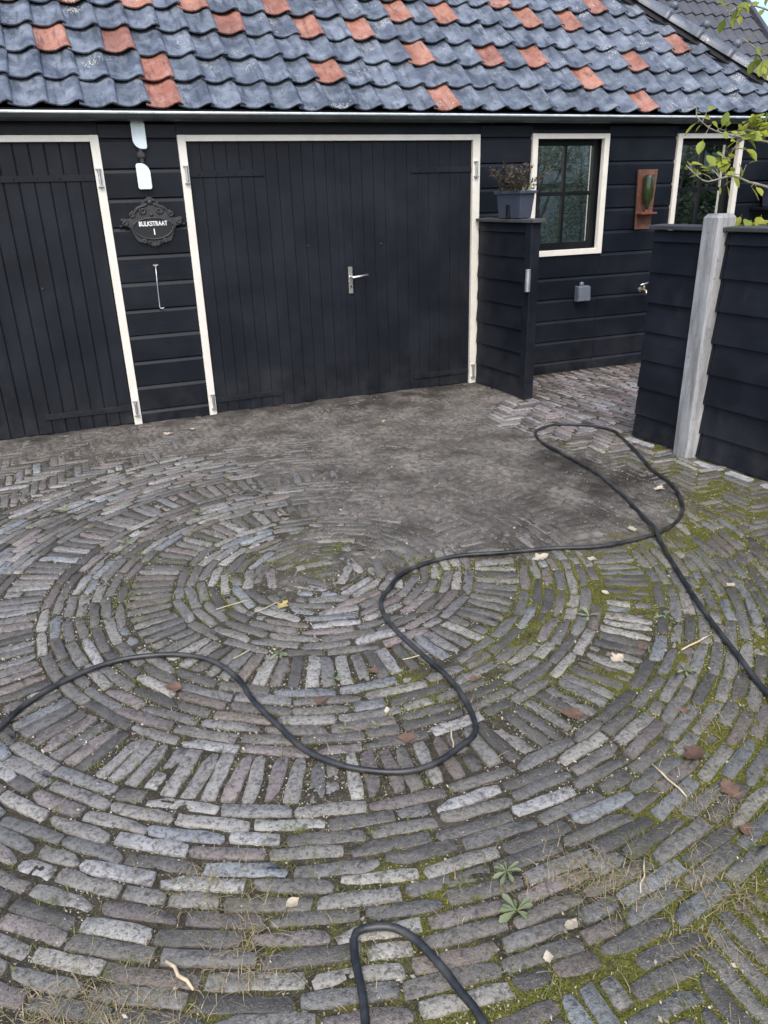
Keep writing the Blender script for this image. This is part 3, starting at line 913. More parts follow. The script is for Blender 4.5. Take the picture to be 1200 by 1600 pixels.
# gutter
gt = empty('gutter', (0, 0, 0), house)
gy, gz, gr = -0.122, 2.163, 0.046
ring = [(gy-gr*math.cos(a), gz-gr*math.sin(a)) for a in np.linspace(0, math.pi, 11)]
rin = [(gy-(gr-0.003)*math.cos(a), gz-(gr-0.003)*math.sin(a)) for a in np.linspace(0, math.pi, 11)][::-1]
q = MB(); q.prism_x([(float(p[0]), float(p[1])) for p in ring+rin], XL-0.15, 6.95); q.build('trough', M['gutter'], gt)
q = MB(); q.tube([(XL-0.15, gy-gr-0.003, gz+0.004), (1.0, gy-gr-0.003, gz+0.003), (3.0, gy-gr-0.003, gz+0.005), (6.95, gy-gr-0.003, gz+0.003)], 0.0095, 8)
q.build('bead', M['bead'], gt)
for xx in (-1.9, -0.3, 0.62, 1.6, 2.43, 3.35, 4.3, 5.2, 6.1):
    q = MB(); rr = [(gy-(gr+0.003)*math.cos(a), gz-(gr+0.003)*math.sin(a)) for a in np.linspace(0.15, math.pi, 9)]
    r2 = [(gy-(gr+0.0006)*math.cos(a), gz-(gr+0.0006)*math.sin(a)) for a in np.linspace(0.15, math.pi, 9)][::-1]
    q.prism_x([(float(p[0]), float(p[1])) for p in rr+r2], xx, xx+0.022); q.build('bracket', M['gutter'], gt)

# ================================================================ THINGS ON THE WALL
# two-plate ornament
orn = empty('wall_plates', (0.62, -0.03, 1.91))
tag(orn, 'two pale blue rounded plates on a small dark bracket above the street sign', 'wall ornament')
def plate(x0, x1, z0, z1, big):
    pts = []
    def arc(cx, cz, r, a0, a1, n=6):
        for k in range(n+1):
            a = R(a0+(a1-a0)*k/n); pts.append((cx+r*math.cos(a), cz+r*math.sin(a)))
    rs = 0.016; rb = 0.062
    r4 = [rb if big == i else rs for i in range(4)]          # 0 bl 1 br 2 tr 3 tl
    arc(x0+r4[0], z0+r4[0], r4[0], 180, 270); arc(x1-r4[1], z0+r4[1], r4[1], 270, 360)
    arc(x1-r4[2], z1-r4[2], r4[2], 0, 90); arc(x0+r4[3], z1-r4[3], r4[3], 90, 180)
    q = MB(); q.prism_y(pts, -0.030, -0.022)
    o = q.build('plate', M['plate'], orn, bevel=0.002); o.location = (0, 0, 0); return o
plate(-0.046, 0.047, 0.040, 0.212, 0)
plate(-0.049, 0.045, -0.218, -0.050, 2)
q = MB(); q.lathe([(0.030, 0.0), (0.030, -0.020), (0.018, -0.030)], (0, 0.005, 0), 'y', 14)
q.box(-0.012, 0.012, -0.022, 0.004, -0.09, 0.09); q.box(-0.02, 0.02, -0.03, -0.02, -0.012, 0.012)
q.build('bracket', M['iron'], orn, bevel=0.001)

# cast street sign
sg = empty('street_sign', (0.635, -0.026, 1.468))
tag(sg, 'ornate black cast sign reading BULKSTRAAT 1 between the garage doors', 'sign')
half = [(0.0, -0.172), (0.028, -0.155), (0.055, -0.138), (0.085, -0.136), (0.118, -0.125), (0.135, -0.095), (0.150, -0.055), (0.165, -0.025), (0.190, -0.022),
        (0.205, -0.012), (0.215, 0.002), (0.205, 0.012), (0.222, 0.022), (0.205, 0.040), (0.180, 0.032), (0.160, 0.030), (0.150, 0.042), (0.158, 0.062), (0.142, 0.078), (0.120, 0.070),
        (0.118, 0.088), (0.095, 0.112), (0.062, 0.122), (0.055, 0.150), (0.030, 0.158), (0.018, 0.172), (0.0, 0.175)]
outl = half+[(-x, z) for x, z in half[-2:0:-1]]
q = MB(); q.prism_y(outl, -0.016, 0.0); q.build('cast_plate', M['iron'], sg, bevel=0.004)
q = MB()
ov = [(0.136*math.cos(a), -0.025+0.080*math.sin(a)*(1.0 if math.sin(a) < 0 else 0.72)) for a in np.linspace(0, 2*math.pi, 33)[:-1]]
q.prism_y([(float(a), float(b)) for a, b in ov], -0.0190, -0.0155); q.build('name_panel', M['ironface'], sg)
q = MB(); loop = [(1.04*float(a), -0.021, float(b)*1.04) for a, b in ov]; q.tube(loop+[loop[0]], 0.0065, 6); q.build('oval_rim', M['iron'], sg, smooth=True)
def scroll(cx, cz, r, sgn, turns=1.5, rr=0.0075):
    pts = []
    for k in range(22):
        t_ = k/21; a = sgn*turns*2*math.pi*t_+(math.pi/2)
        pts.append((cx+r*(1-0.75*t_)*math.cos(a), -0.0185, cz+r*(1-0.75*t_)*math.sin(a)))
    return pts, rr
for sx in (-1, 1):
    for (cx, cz, r, sg_) in ((0.137, 0.060, 0.022, 1), (0.058, 0.083, 0.026, -1), (0.188, 0.006, 0.020, 1), (0.075, -0.120, 0.016, 1)):
        q = MB(); p, rr = scroll(sx*cx, cz, r, sg_*sx); q.tube(p, rr, 6); q.build('scroll', M['iron'], sg, smooth=True)
    q = MB(); q.tube(catmull([(sx*0.128, -0.018, 0.062), (sx*0.108, -0.020, 0.082), (sx*0.085, -0.021, 0.104), (sx*0.055, -0.021, 0.112), (sx*0.02, -0.019, 0.128)], 0.012), 0.0075, 6)
    q.build('scroll', M['iron'], sg, smooth=True)
    q = MB(); q.box(min(sx*0.210, sx*0.232), max(sx*0.210, sx*0.232), -0.008, 0.0, -0.020, -0.008); q.build('fixing_lug', M['iron'], sg, bevel=0.002)
for (cx, cz, r) in ((0, 0.140, 0.020), (0, 0.056, 0.014), (-0.028, 0.150, 0.012), (0.028, 0.150, 0.012), (0, -0.150, 0.014), (0.035, -0.128, 0.010), (-0.035, -0.128, 0.010)):
    q = MB(); q.lathe([(r, -0.016), (r*0.85, -0.023), (r*0.4, -0.027)], (cx, 0, cz), 'y', 10); q.build('boss', M['iron'], sg, smooth=True)
def lettering(txt, size, x, z, name):
    cu = bpy.data.curves.new(name, 'FONT'); cu.body = txt; cu.size = size; cu.align_x = 'CENTER'; cu.align_y = 'CENTER'
    cu.extrude = 0.0012; cu.offset = 0.0011; cu.space_character = 1.0
    to = bpy.data.objects.new(name, cu); COL.objects.link(to)
    bpy.context.view_layer.update()
    me = bpy.data.meshes.new_from_object(to.evaluated_get(bpy.context.evaluated_depsgraph_get()))
    bpy.data.objects.remove(to, do_unlink=True)
    me.materials.clear(); me.materials.append(M['letter'])
    return link(name, me, sg, (x, -0.0225, z), (math.pi/2, 0, 0))
o = lettering('BULKSTRAAT', 0.044, 0.002, -0.006, 'lettering'); o.scale = (0.200/o.dimensions.x, 1, 1) if o.dimensions.x else (0.8, 1, 1)
lettering('1', 0.058, 0.004, -0.062, 'number')

# hook
hk = empty('door_hook', (0.61, -0.026, 1.02))
tag(hk, 'thin steel door hook hanging below the street sign', 'hook')
q = MB(); q.tube([(0.004, -0.018, 0.150), (-0.001, -0.010, 0.02), (-0.006, -0.010, -0.142), (0.0, -0.014, -0.152), (0.018, -0.018, -0.152), (0.026, -0.018, -0.148)], 0.0042, 8)
q.build('rod', M['steel'], hk, smooth=True)
q = MB(); q.lathe([(0.011, 0.0), (0.011, -0.010), (0.006, -0.026)], (0.004, 0, 0.152), 'y', 10); q.box(-0.014, 0.022, -0.024, -0.018, 0.155, 0.163); q.build('eye_screw', M['chrome'], hk)

# bottle on an old tile
bt = empty('bottle_holder', (5.0, -0.026, 1.26))
tag(bt, 'terracotta tile with a small shelf holding an upturned bottle between the windows', 'bottle holder')
q = MB(); n = 9; vs = []
for (z, w0) in ((-0.01, 0.085), (0.25, 0.095), (0.495, 0.108)):
    for k in range(n):
        u = -1+2*k/(n-1); vs.append((u*w0, -0.012-0.030*(1-u*u)*0.0-0.028*u*u, z))
    for k in range(n):
        u = -1+2*k/(n-1); vs.append((u*w0, 0.000-0.026*u*u+0.0, z))
fs = []
for r_ in range(2):
    for k in range(n-1):
        a = r_*2*n+k; fs.append((a, a+1, a+2*n+1, a+2*n)); b = a+n; fs.append((b, b+2*n, b+2*n+1, b+1))
    for k in (0, n-1):
        a = r_*2*n+k; fs.append((a, a+n, a+3*n, a+2*n))
for r_ in (0, 2):
    for k in range(n-1): a = r_*2*n+k; fs.append((a, a+n, a+n+1, a+1))
q.add(vs, fs); q.build('clay_tile', M['terra'], bt, smooth=False)
q = MB(); q.box(-0.085, 0.085, -0.115, -0.012, 0.118, 0.136); q.build('shelf', M['rust'], bt, bevel=0.003)
q = MB(); q.lathe([(0.015, 0.150), (0.016, 0.19), (0.026, 0.215), (0.043, 0.25), (0.047, 0.29), (0.047, 0.435), (0.042, 0.448), (0.012, 0.442)], (0, -0.066, 0), 'z', 16)
q.build('bottle', M['bottle'], bt, smooth=True)
q = MB(); q.lathe([(0.016, 0.1365), (0.016, 0.158)], (0, -0.066, 0), 'z', 12); q.build('neck_ring', M['rust'], bt)

# socket box
sb = empty('socket_box', (4.385, -0.024, 0.73))
tag(sb, 'small grey plastic socket box low on the wall under the window', 'socket box')
q = MB(); q.box(-0.062, 0.062, -0.062, 0.0, -0.085, 0.055); q.build('housing', M['box'], sb, bevel=0.006)
q = MB(); q.add([(-0.064, -0.070, -0.075), (0.064, -0.070, -0.075), (0.064, -0.0635, 0.05), (-0.064, -0.0635, 0.05), (-0.064, -0.082, -0.075), (0.064, -0.082, -0.075), (0.064, -0.072, 0.05), (-0.064, -0.072, 0.05)],
                [(0, 1, 2, 3), (4, 7, 6, 5), (0, 4, 5, 1), (1, 5, 6, 2), (2, 6, 7, 3), (3, 7, 4, 0)]); q.build('flap', M['box'], sb, bevel=0.003)
q = MB(); q.lathe([(0.022, 0.055), (0.022, 0.075), (0.014, 0.09)], (-0.01, -0.03, 0), 'z', 10); q.build('cable_gland', M['box'], sb)
# tap
tp = empty('garden_tap', (5.07, -0.024, 0.705))
tag(tp, 'brass garden tap on the dark wall beside the fence', 'tap')
q = MB(); q.tube([(0, 0.0, 0), (0, -0.05, 0), (0, -0.085, -0.004), (0, -0.105, -0.03), (0, -0.108, -0.06)], [0.012, 0.012, 0.013, 0.012, 0.013], 10); q.build('spout', M['brass'], tp, smooth=True)
q = MB(); q.lathe([(0.013, 0.0), (0.013, 0.03), (0.008, 0.035), (0.008, 0.05)], (0, -0.055, 0), 'z', 10); q.build('stem', M['brass'], tp)
q = MB(); q.tube([(-0.045, -0.055, 0.045), (0, -0.055, 0.055), (0.045, -0.055, 0.062)], [0.008, 0.009, 0.008], 8); q.build('handle', M['chrome'], tp, smooth=True)
q = MB(); q.lathe([(0.024, 0.0), (0.024, -0.008)], (0, 0, 0), 'y', 12); q.build('rosette', M['chrome'], tp)

# ================================================================ FENCES
def fence_run(th, ya, yb, ztop, name_cap=True, over=0.03):
    """boards lapped between two y values along the fence line, seen from -x"""
    d = Vector((-0.095, 1.0, 0)).normalized()
    A = Vector((FX(ya), ya, 0)); B = Vector((FX(yb), yb, 0)); L = (B-A).length
    out = Vector((-d.y, d.x, 0))
    if out.x > 0: out = -out
    dd = (B-A).normalized()
    def P(l, o, z): v = A+dd*l+out*o; return (v.x, v.y, z)
    def slab(name, l0, l1, prof, mat, bev=0.0015):
        n = len(prof)
        q = MB(); vs = [P(l0, o, z) for o, z in prof]+[P(l1, o, z) for o, z in prof]
        q.add(vs, [(i, (i+1) % n, n+(i+1) % n, n+i) for i in range(n)]+[tuple(range(n))[::-1], tuple(range(n, 2*n))])
        return q.build(name, mat, th, bevel=bev)
    z = ztop-0.028; first = True
    while z > 0.05:
        h = 0.062 if first else 0.187
        lo = max(0.015, z-h); first = False
        j = random.gauss(0, 0.0015)
        slab('board', random.uniform(0, .004), L-random.uniform(0, .004), [(-0.004, lo), (0.026+j, lo-0.008), (0.008+j, z-0.004), (-0.004, z-0.004)], M['fence'])
        slab('board', 0, L, [(-0.052, lo-0.008), (-0.030, lo), (-0.030, z-0.004), (-0.040, z-0.004)], M['fence'])
        z = lo
    slab('cap_board', -over, L+over, [(-0.070, ztop-0.026), (0.048, ztop-0.026), (0.050, ztop-0.002), (-0.070, ztop+0.003)], M['cap'], 0.003)
    return P, slab, L

M['cap'] = paint_mat('greyed_cap_board', (0.050, 0.052, 0.056), False, 0.55, 0.5, 8.0)
fs_ = empty('fence_panel', (FX(0), -0.05, 0))
fs_.location = (0, 0, 0)
tag(fs_, 'short dark weatherboard fence panel joined to the house beside the garage door', 'fence')
P_, slab_, L_ = fence_run(fs_, -0.045, -0.700, 1.405, over=0.0)
slab_('end_post', L_+0.001, L_+0.085, [(-0.055, 0.0), (0.030, 0.0), (0.030, 1.376), (-0.055, 1.376)], M['fence'], 0.004)
slab_('cap_board', L_+0.002, L_+0.125, [(-0.071, 1.379), (0.049, 1.379), (0.051, 1.404), (-0.071, 1.409)], M['cap'], 0.003)
q = MB()
c0 = Vector(P_(L_+0.075, 0.040, 0.955))
q.lathe([(0.019, -0.085), (0.021, -0.083), (0.021, 0.083), (0.019, 0.085)], (c0.x, c0.y, c0.z), 'z', 14)
o = q.build('latch_keep', M['steel'], fs_, smooth=False)

fr_ = empty('garden_fence', (0, 0, 0))
tag(fr_, 'long dark weatherboard fence with a pale concrete post at the right edge', 'fence')
P1, s1, L1 = fence_run(fr_, -2.00, -2.40, 1.385, over=0.01)
P2, s2, L2 = fence_run(fr_, -2.575, -5.4, 1.385, over=0.0)
P3, s3, L3 = fence_run(fr_, -2.401, -2.574, 1.384, over=0.0)
q = MB()
px0, px1, py0, py1 = 3.462, 3.600, -2.558, -2.412
zt = 1.452; ch = 0.016
def ringz(z, ins, dx=0.0):
    c = ch+ins*0
    a0, a1, b0, b1 = px0+ins+dx, px1-ins+dx, py0+ins, py1-ins
    return [(a0+c, b0, z), (a1-c, b0, z), (a1, b0+c, z), (a1, b1-c, z), (a1-c, b1, z), (a0+c, b1, z), (a0, b1-c, z), (a0, b0+c, z)]
vs = ringz(-0.05, 0)+ringz(0.7, 0.001, 0.004)+ringz(zt-0.02, 0.002, 0.010)+ringz(zt, 0.016, 0.010)
q.add(vs, [(r_*8+k, r_*8+(k+1) % 8, r_*8+8+(k+1) % 8, r_*8+8+k) for r_ in range(3) for k in range(8)]+[tuple(range(8))[::-1], tuple(range(24, 32))])
o = q.build('concrete_post', M['concrete'], fr_); o['label'] = 'weathered pale concrete post'
# stone edging at the foot of the fence
yy = -2.60; k = 0
for yy in (-2.04, -2.62, -2.86, -3.10, -3.36, -3.62):
    l = random.uniform(0.17, 0.24)
    q = MB(); xx = FX(yy)-0.085; q.box(-0.028, 0.028, -l/2, l/2, -0.03, 0.008+random.uniform(-.003, .004))
    o = q.build('edging_stone', M['concrete'], paving, bevel=0.006); o.location = (xx+random.uniform(-.006, .006), yy-l/2, 0); o.rotation_euler = (0, 0, 0.095+random.gauss(0, .03))

# ================================================================ PLANTERS
def leaf_quads(q, pts_dirs, lw):
    for p, d, l, w in pts_dirs:
        p = Vector(p); d = Vector(d).normalized(); s = d.cross(Vector((random.gauss(0, 1), random.gauss(0, 1), random.gauss(0, 1)))).normalized()
        nn = s.cross(d)
        q.add([p, p+d*l*0.5+s*w/2+nn*w*0.12, p+d*l, p+d*l*0.5-s*w/2+nn*w*0.12], [(0, 1, 2, 3)])

def planter(loc, rz, lx, label, dense, group='blue grey planters'):
    t = empty('planter_box', loc); t.rotation_euler = (0, 0, rz)
    tag(t, label, 'planter', group)
    h, d0, d1 = 0.200, 0.055, 0.072; t0 = 0.84
    def rng_(z, sx, sy): return [(-sx, -sy, z), (sx, -sy, z), (sx, sy, z), (-sx, sy, z)]
    q = MB()
    vs = rng_(0, lx/2*t0, d0)+rng_(h-0.022, lx/2*0.97, d1*0.95)+rng_(h-0.022, lx/2+0.012, d1+0.008)+rng_(h, lx/2+0.012, d1+0.008)+rng_(h, lx/2-0.006, d1-0.006)+rng_(h-0.03, lx/2-0.012, d1-0.012)
    q.add(vs, [(r_*4+k, r_*4+(k+1) % 4, r_*4+4+(k+1) % 4, r_*4+4+k) for r_ in range(5) for k in range(4)]+[(3, 2, 1, 0), (20, 21, 22, 23)])
    q.build('box', M['planter'], t, bevel=0.003)
    q = MB(); q.box(-0.022, 0.022, -d1-0.002, -d0-0.002, 0.01, 0.10); q.build('clip', M['ironface'], t, bevel=0.002)
    q = MB(); q.box(-lx/2*0.9, lx/2*0.9, -d1*0.8, d1*0.8, h-0.028, h-0.012); q.build('soil', M['soil'], t)
    q = MB(); sq = MB()
    for k in range(dense):
        a = random.uniform(0, 6.28); bx = random.gauss(0, lx*0.22); by = random.gauss(0, 0.035)
        L = random.uniform(0.14, 0.30); dv = Vector((math.cos(a)*0.7+bx*1.4, math.sin(a)*0.5, random.uniform(0.5, 1.3))).normalized()
        p0 = Vector((max(-lx*.42, min(lx*.42, bx)), max(-.07, min(.07, by)), h-0.015)); pts = [p0+dv*L*u+Vector((0, 0, -0.05*u*u)) for u in (0, .35, .7, 1)]
        sq.tube(pts, 0.0018, 4)
        pd = []
        for j in range(64):
            u = random.uniform(0.1, 1.0); p = p0+dv*L*u+Vector((0, 0, -0.05*u*u))
            pd.append((p, (random.gauss(0, 1), random.gauss(0, 1), random.gauss(0.3, 0.6)), random.uniform(0.018, 0.050), random.uniform(0.005, 0.011)))
        leaf_quads(q, pd, 0)
    q.build('foliage', M['leaf_purple'], t); sq.build('stems', M['stick2'], t)
    return t
pl1 = planter((3.372, -0.50, 1.409), R(-84.6), 0.33, 'blue grey planter with dark bushy plant on top of the short fence panel', 42)
pl2 = planter((6.62, -0.135, 1.40), 0.0, 0.50, 'blue grey planter partly hidden on the wall right of the far window', 26)
q = MB()
for k in range(60):
    p = Vector((random.uniform(-.16, .16), random.uniform(-.06, .06), 0.19)); d = Vector((random.gauss(0, .6), random.gauss(0, .6), random.uniform(.3, 1)))
    leaf_quads(q, [(p, d, random.uniform(.03, .06), random.uniform(.010, .02))], 0)
q.build('ivy_sprigs', M['weed'], pl1)
q = MB(); q.box(6.30, 6.95, -0.23, -0.026, 1.375, 1.397); q.build('shelf', M['board'], house)

# ================================================================ HOSE
HP = [(1.72, -5.75), (1.80, -5.35), (1.88, -4.95), (1.96, -4.601), (2.032, -4.389), (2.16, -4.093), (2.353, -3.687), (2.552, -3.296), (2.655, -3.017), (2.737, -2.652), (2.801, -2.234),
      (2.826, -1.897), (2.885, -1.71), (2.981, -1.6), (3.155, -1.56), (3.345, -1.667), (3.41, -1.879), (3.345, -2.102), (3.22, -2.403), (3.114, -2.651), (3.03, -2.915),
      (2.891, -3.152), (2.739, -3.294), (2.556, -3.387), (2.354, -3.417), (2.143, -3.398), (1.93, -3.337), (1.691, -3.263), (1.446, -3.208), (1.215, -3.246), (1.06, -3.376),
      (0.993, -3.498), (0.969, -3.683), (0.99, -3.883), (1.028, -4.076), (1.019, -4.225), (0.965, -4.348), (0.881, -4.427), (0.781, -4.461), (0.682, -4.448), (0.595, -4.406),
      (0.516, -4.339), (0.447, -4.229), (0.397, -4.106), (0.354, -3.928), (0.324, -3.772), (0.275, -3.639), (0.195, -3.546), (0.083, -3.491), (-0.068, -3.474),
      (-0.216, -3.506), (-0.356, -3.59), (-0.461, -3.714), (-0.72, -4.15), (-0.78, -4.7), (-0.55, -5.25), (-0.1, -5.55), (0.22, -5.40), (0.315, -5.12), (0.326, -5.028), (0.346, -4.963),
      (0.383, -4.914), (0.432, -4.913), (0.479, -4.955), (0.517, -5.047), (0.537, -5.132), (0.545, -5.195), (0.54, -5.45), (0.35, -5.8)]
pts = catmull([(x+random.gauss(0, .005), y+random.gauss(0, .005), 0) for x, y in HP], 0.02)
HR = 0.0098
arr = np.array([[p.x, p.y] for p in pts])
zz = np.maximum(bed_height(arr[:, 0], arr[:, 1]), 0.0035)+HR*0.93+0.003*(fbm(arr[:, 0], arr[:, 1], 5, 2, 91)-0.4)
ker = np.ones(9)/9; zz = np.convolve(np.pad(zz, 4, mode='edge'), ker, 'valid')
hp3 = []
cross = Vector((2.545, -3.36))
for i, p in enumerate(pts):
    z = zz[i]; dd = math.hypot(p.x-2.52, p.y+3.385)
    if i < len(pts)*0.22: z += 0.023*math.exp(-(dd/0.10)**2)
    hp3.append((p.x, p.y, z))
q = MB(); q.tube(hp3, HR, 10)
hose = q.build('garden_hose', M['hose'], smooth=True)
tag(hose, 'long black rubber hose snaking in loops across the brick paving', 'hose')

# ================================================================ LEAVES, STICKS, WEEDS
def dry_leaf(kind, size, seed):
    r = random.Random(seed); nu, nv = 11, 7; vs = []; curl = r.uniform(0.3, 1.3); fold = r.uniform(0.2, 1.0); tw = r.uniform(-1.2, 1.2)
    for i in range(nu):
        u = i/(nu-1)
        w = math.sin(math.pi*min(1, u*0.97+0.03)**0.85)**1.15*0.36
        if kind == 'lobed': w *= (0.50+0.75*abs(math.sin(u*9.0+0.6)))
        for j in range(nv):
            v = -1+2*j/(nv-1)
            z = fold*0.20*abs(v)*w*1.6+curl*0.30*(u-0.45)**2+tw*v*w*(u-.5)+r.gauss(0, 0.018)
            vs.append(((u-0.5)*size, v*w*size*(1+r.gauss(0, .10)), z*size))
    fs = [(i*nv+j, i*nv+j+1, (i+1)*nv+j+1, (i+1)*nv+j) for i in range(nu-1) for j in range(nv-1)]
    q = MB(); q.add(vs, fs)
    q.tube([(-0.48*size, 0, vs[nv//2][2]), (-0.62*size, 0.03*size, vs[nv//2][2]+0.02*size), (-0.78*size, 0.02*size, vs[nv//2][2])], 0.011*size, 4)
    mn = min(v[2] for v in vs)
    q.v = [(a, b, c-mn) for a, b, c in q.v]
    return q
LEAVES = [ # x, y, kind, material, size, angle, label
 (0.617, -3.307, 'lobed', 'leaf_yellow', 0.075, 40, 'yellow dry leaf with a stalk near the centre of the brick circle'),
 (0.102, -3.714, 'oval', 'leaf_brown', 0.075, 150, 'curled brown leaf below the hose bend at the left'),
 (0.565, -4.011, 'oval', 'leaf_brown', 0.060, 10, 'small tan oval leaf inside the hose loop, nearer the left hose'),
 (0.754, -4.305, 'oval', 'leaf_brown', 0.070, 160, 'orange brown leaf at the bottom of the hose loop'),
 (1.301, -4.415, 'oval', 'leaf_brown', 0.095, 150, 'large red brown leaf right of the hose loop'),
 (1.527, -4.729, 'lobed', 'leaf_brown', 0.095, 20, 'dark curled brown leaf on mossy bricks at the right'),
 (1.512, -4.884, 'lobed', 'leaf_brown', 0.085, 80, 'crumpled brown leaf just in front of the dark curled one at right'),
 (1.101, -4.108, 'oval', 'leaf_brown', 0.050, 60, 'small rusty leaf just right of the hose above the loop'),
 (0.791, -3.917, 'oval', 'leaf_brown', 0.050, 110, 'narrow curled brown leaf at the top of the hose loop'),
 (1.778, -4.179, 'oval', 'leaf_brown', 0.050, 30, 'small red leaf between the hose loop and the straight hose'),
 (0.844, -5.074, 'oval', 'leaf_pale', 0.050, 25, 'pale oval leaf right of the two rosette weeds'),
 (0.749, -5.121, 'oval', 'leaf_pale', 0.035, 70, 'tiny round beige leaf right of the nearest hose loop'),
 (0.255, -4.753, 'oval', 'leaf_pale', 0.045, 20, 'small beige leaf lying above the nearest hose loop'),
 (1.111, -2.933, 'oval', 'leaf_brown', 0.060, 5, 'brown leaf at the near edge of the bare dirt'),
 (1.847, -3.382, 'lobed', 'leaf_pale', 0.100, 0, 'flat pale leaf just below the straight run of hose'),
 (2.944, -2.907, 'lobed', 'leaf_pale', 0.090, 30, 'white leaf inside the far hose loop near the fence'),
 (2.440, -3.296, 'lobed', 'leaf_pale', 0.075, 70, 'pale leaf just beside the hose crossing'),
 (0.878, -2.358, 'oval', 'leaf_brown', 0.075, 10, 'tan leaf on the far side of the brick circle'),
 (1.910, -3.783, 'oval', 'leaf_pale', 0.040, 120, 'small white leaf in the mossy joints left of the straight hose'),
 (1.643, -4.212, 'lobed', 'leaf_pale', 0.070, 15, 'pale crumpled leaf on dark bricks left of the small red leaf'),
 (2.435, -3.957, 'lobed', 'leaf_pale', 0.055, 10, 'pale leaf right of the straight hose'),
 (2.054, -3.495, 'lobed', 'leaf_pale', 0.065, 35, 'pale leaf below the hose, left of the crossing'),
 (1.649, -4.552, 'oval', 'leaf_brown', 0.045, 140, 'small dark leaf at the far right beyond the large red brown leaf'),
 (0.909, -3.794, 'oval', 'leaf_brown', 0.040, 20, 'tiny tan leaf touching the hose above the loop'),
 (1.438, -5.015, 'oval', 'leaf_brown', 0.055, 35, 'brown leaf among dry grass near the lower right edge'),
 (0.681, -0.388, 'lobed', 'leaf_pale', 0.060, 15, 'white leaf scrap on the dirt before the garage door'),
 (0.500, -0.420, 'lobed', 'leaf_pale', 0.085, 170, 'pale leaf scrap on the dirt under the street sign'),
 (2.060, -0.872, 'oval', 'leaf_yellow', 0.055, 60, 'yellowish leaf on the dirt before the door handle'),
 (0.753, -4.145, 'oval', 'leaf_pale', 0.030, 70, 'tiny straw coloured leaf in the middle of the hose loop'),
]
for i, (x, y, kd, mt, sz, an, lb) in enumerate(LEAVES):
    o = dry_leaf(kd, sz*0.88, i).build('fallen_leaf', M[mt], smooth=True)
    o.location = (x, y, float(max(bed_height(np.array([x]), np.array([y]))[0], 0.002))+0.001)
    o.rotation_euler = (random.gauss(0, .12), random.gauss(0, .12), R(an))
    tag(o, lb, 'leaf', 'leaves fallen on the paving')

STICKS = [((-0.052, -4.797), (-0.007, -4.888), 'stick', 0.0045, 'pale split stick lying on bricks at the lower left'),
 ((1.375, -4.717), (1.375, -4.865), 'stick', 0.003, 'pale straw stalk on mossy bricks at the right'),
 ((1.884, -4.275), (2.057, -4.237), 'stick', 0.0035, 'pale stalk lying left of the straight hose'),
 ((0.489, -3.324), (0.617, -3.276), 'stick', 0.002, 'thin yellow stem reaching to the yellow leaf'),
 ((0.345, -3.229), (0.498, -3.209), 'stick', 0.002, 'thin yellow straw left of the yellow leaf'),
 ((0.336, -3.634), (0.411, -3.596), 'stick', 0.0022, 'short yellow straw beside the left hose bend'),
 ((0.901, -4.319), (0.863, -4.419), 'stick', 0.0028, 'short pale straw inside the lower hose loop'),
 ((0.523, -3.479), (0.559, -3.574), 'stick2', 0.0035, 'small grey twig below the yellow leaf'),
 ((1.045, -5.07), (1.125, -4.99), 'stick', 0.0022, 'dry stalk with bent tip near the lower right'),
 ((0.915, -3.905), (1.02, -3.90), 'stick', 0.002, 'thin straw under the hose above the loop')]
for (a, b, mt, rad, lb) in STICKS:
    mid = Vector(((a[0]+b[0])/2, (a[1]+b[1])/2, 0)); d = Vector((b[0]-a[0], b[1]-a[1], 0)); L = d.length; d.normalize(); sdv = Vector((-d.y, d.x, 0))
    q = MB(); pp = [d*(L*(u-0.5))+sdv*random.gauss(0, L*0.02)+Vector((0, 0, rad+0.003+random.uniform(0, .004))) for u in (0, .25, .5, .75, 1)]
    q.tube(pp, [rad*0.8, rad, rad, rad, rad*0.6], 6)
    o = q.build('straw_stalk', M[mt], smooth=True); o.location = (mid.x, mid.y, 0.003)
    tag(o, lb, 'stalk', 'stalks lying on the paving')

WEEDS = [(0.781, -4.883, 0.058, 11, 'green rosette weed in the joints, the further of two'), (0.743, -4.993, 0.062, 13, 'green rosette weed in the joints, the nearer of two'),
 (0.508, -3.66, 0.06, 6, 'low green weed just inside the ring above the hose bend'), (0.646, -3.908, 0.04, 5, 'small green sprout at the inner edge of the hose loop'),
 (0.590, -4.188, 0.045, 6, 'small round leaved weed inside the hose loop, left of two'), (0.689, -4.218, 0.035, 5, 'small feathery weed inside the hose loop, right of two'),
 (0.459, -2.106, 0.07, 7, 'green weed far back beside the bare dirt'), (0.047, -2.346, 0.06, 7, 'dark green weed at the left on the far rings'),
 (1.726, -3.922, 0.05, 6, 'grey green weed in mossy joints right of the hose'), (2.004, -4.05, 0.055, 7, 'pale green weed left of the straight hose'),
 (1.808, -4.376, 0.055, 8, 'bushy small weed below the straight hose'), (-0.243, -1.735, 0.06, 6, 'green weed at the far left near the door')]
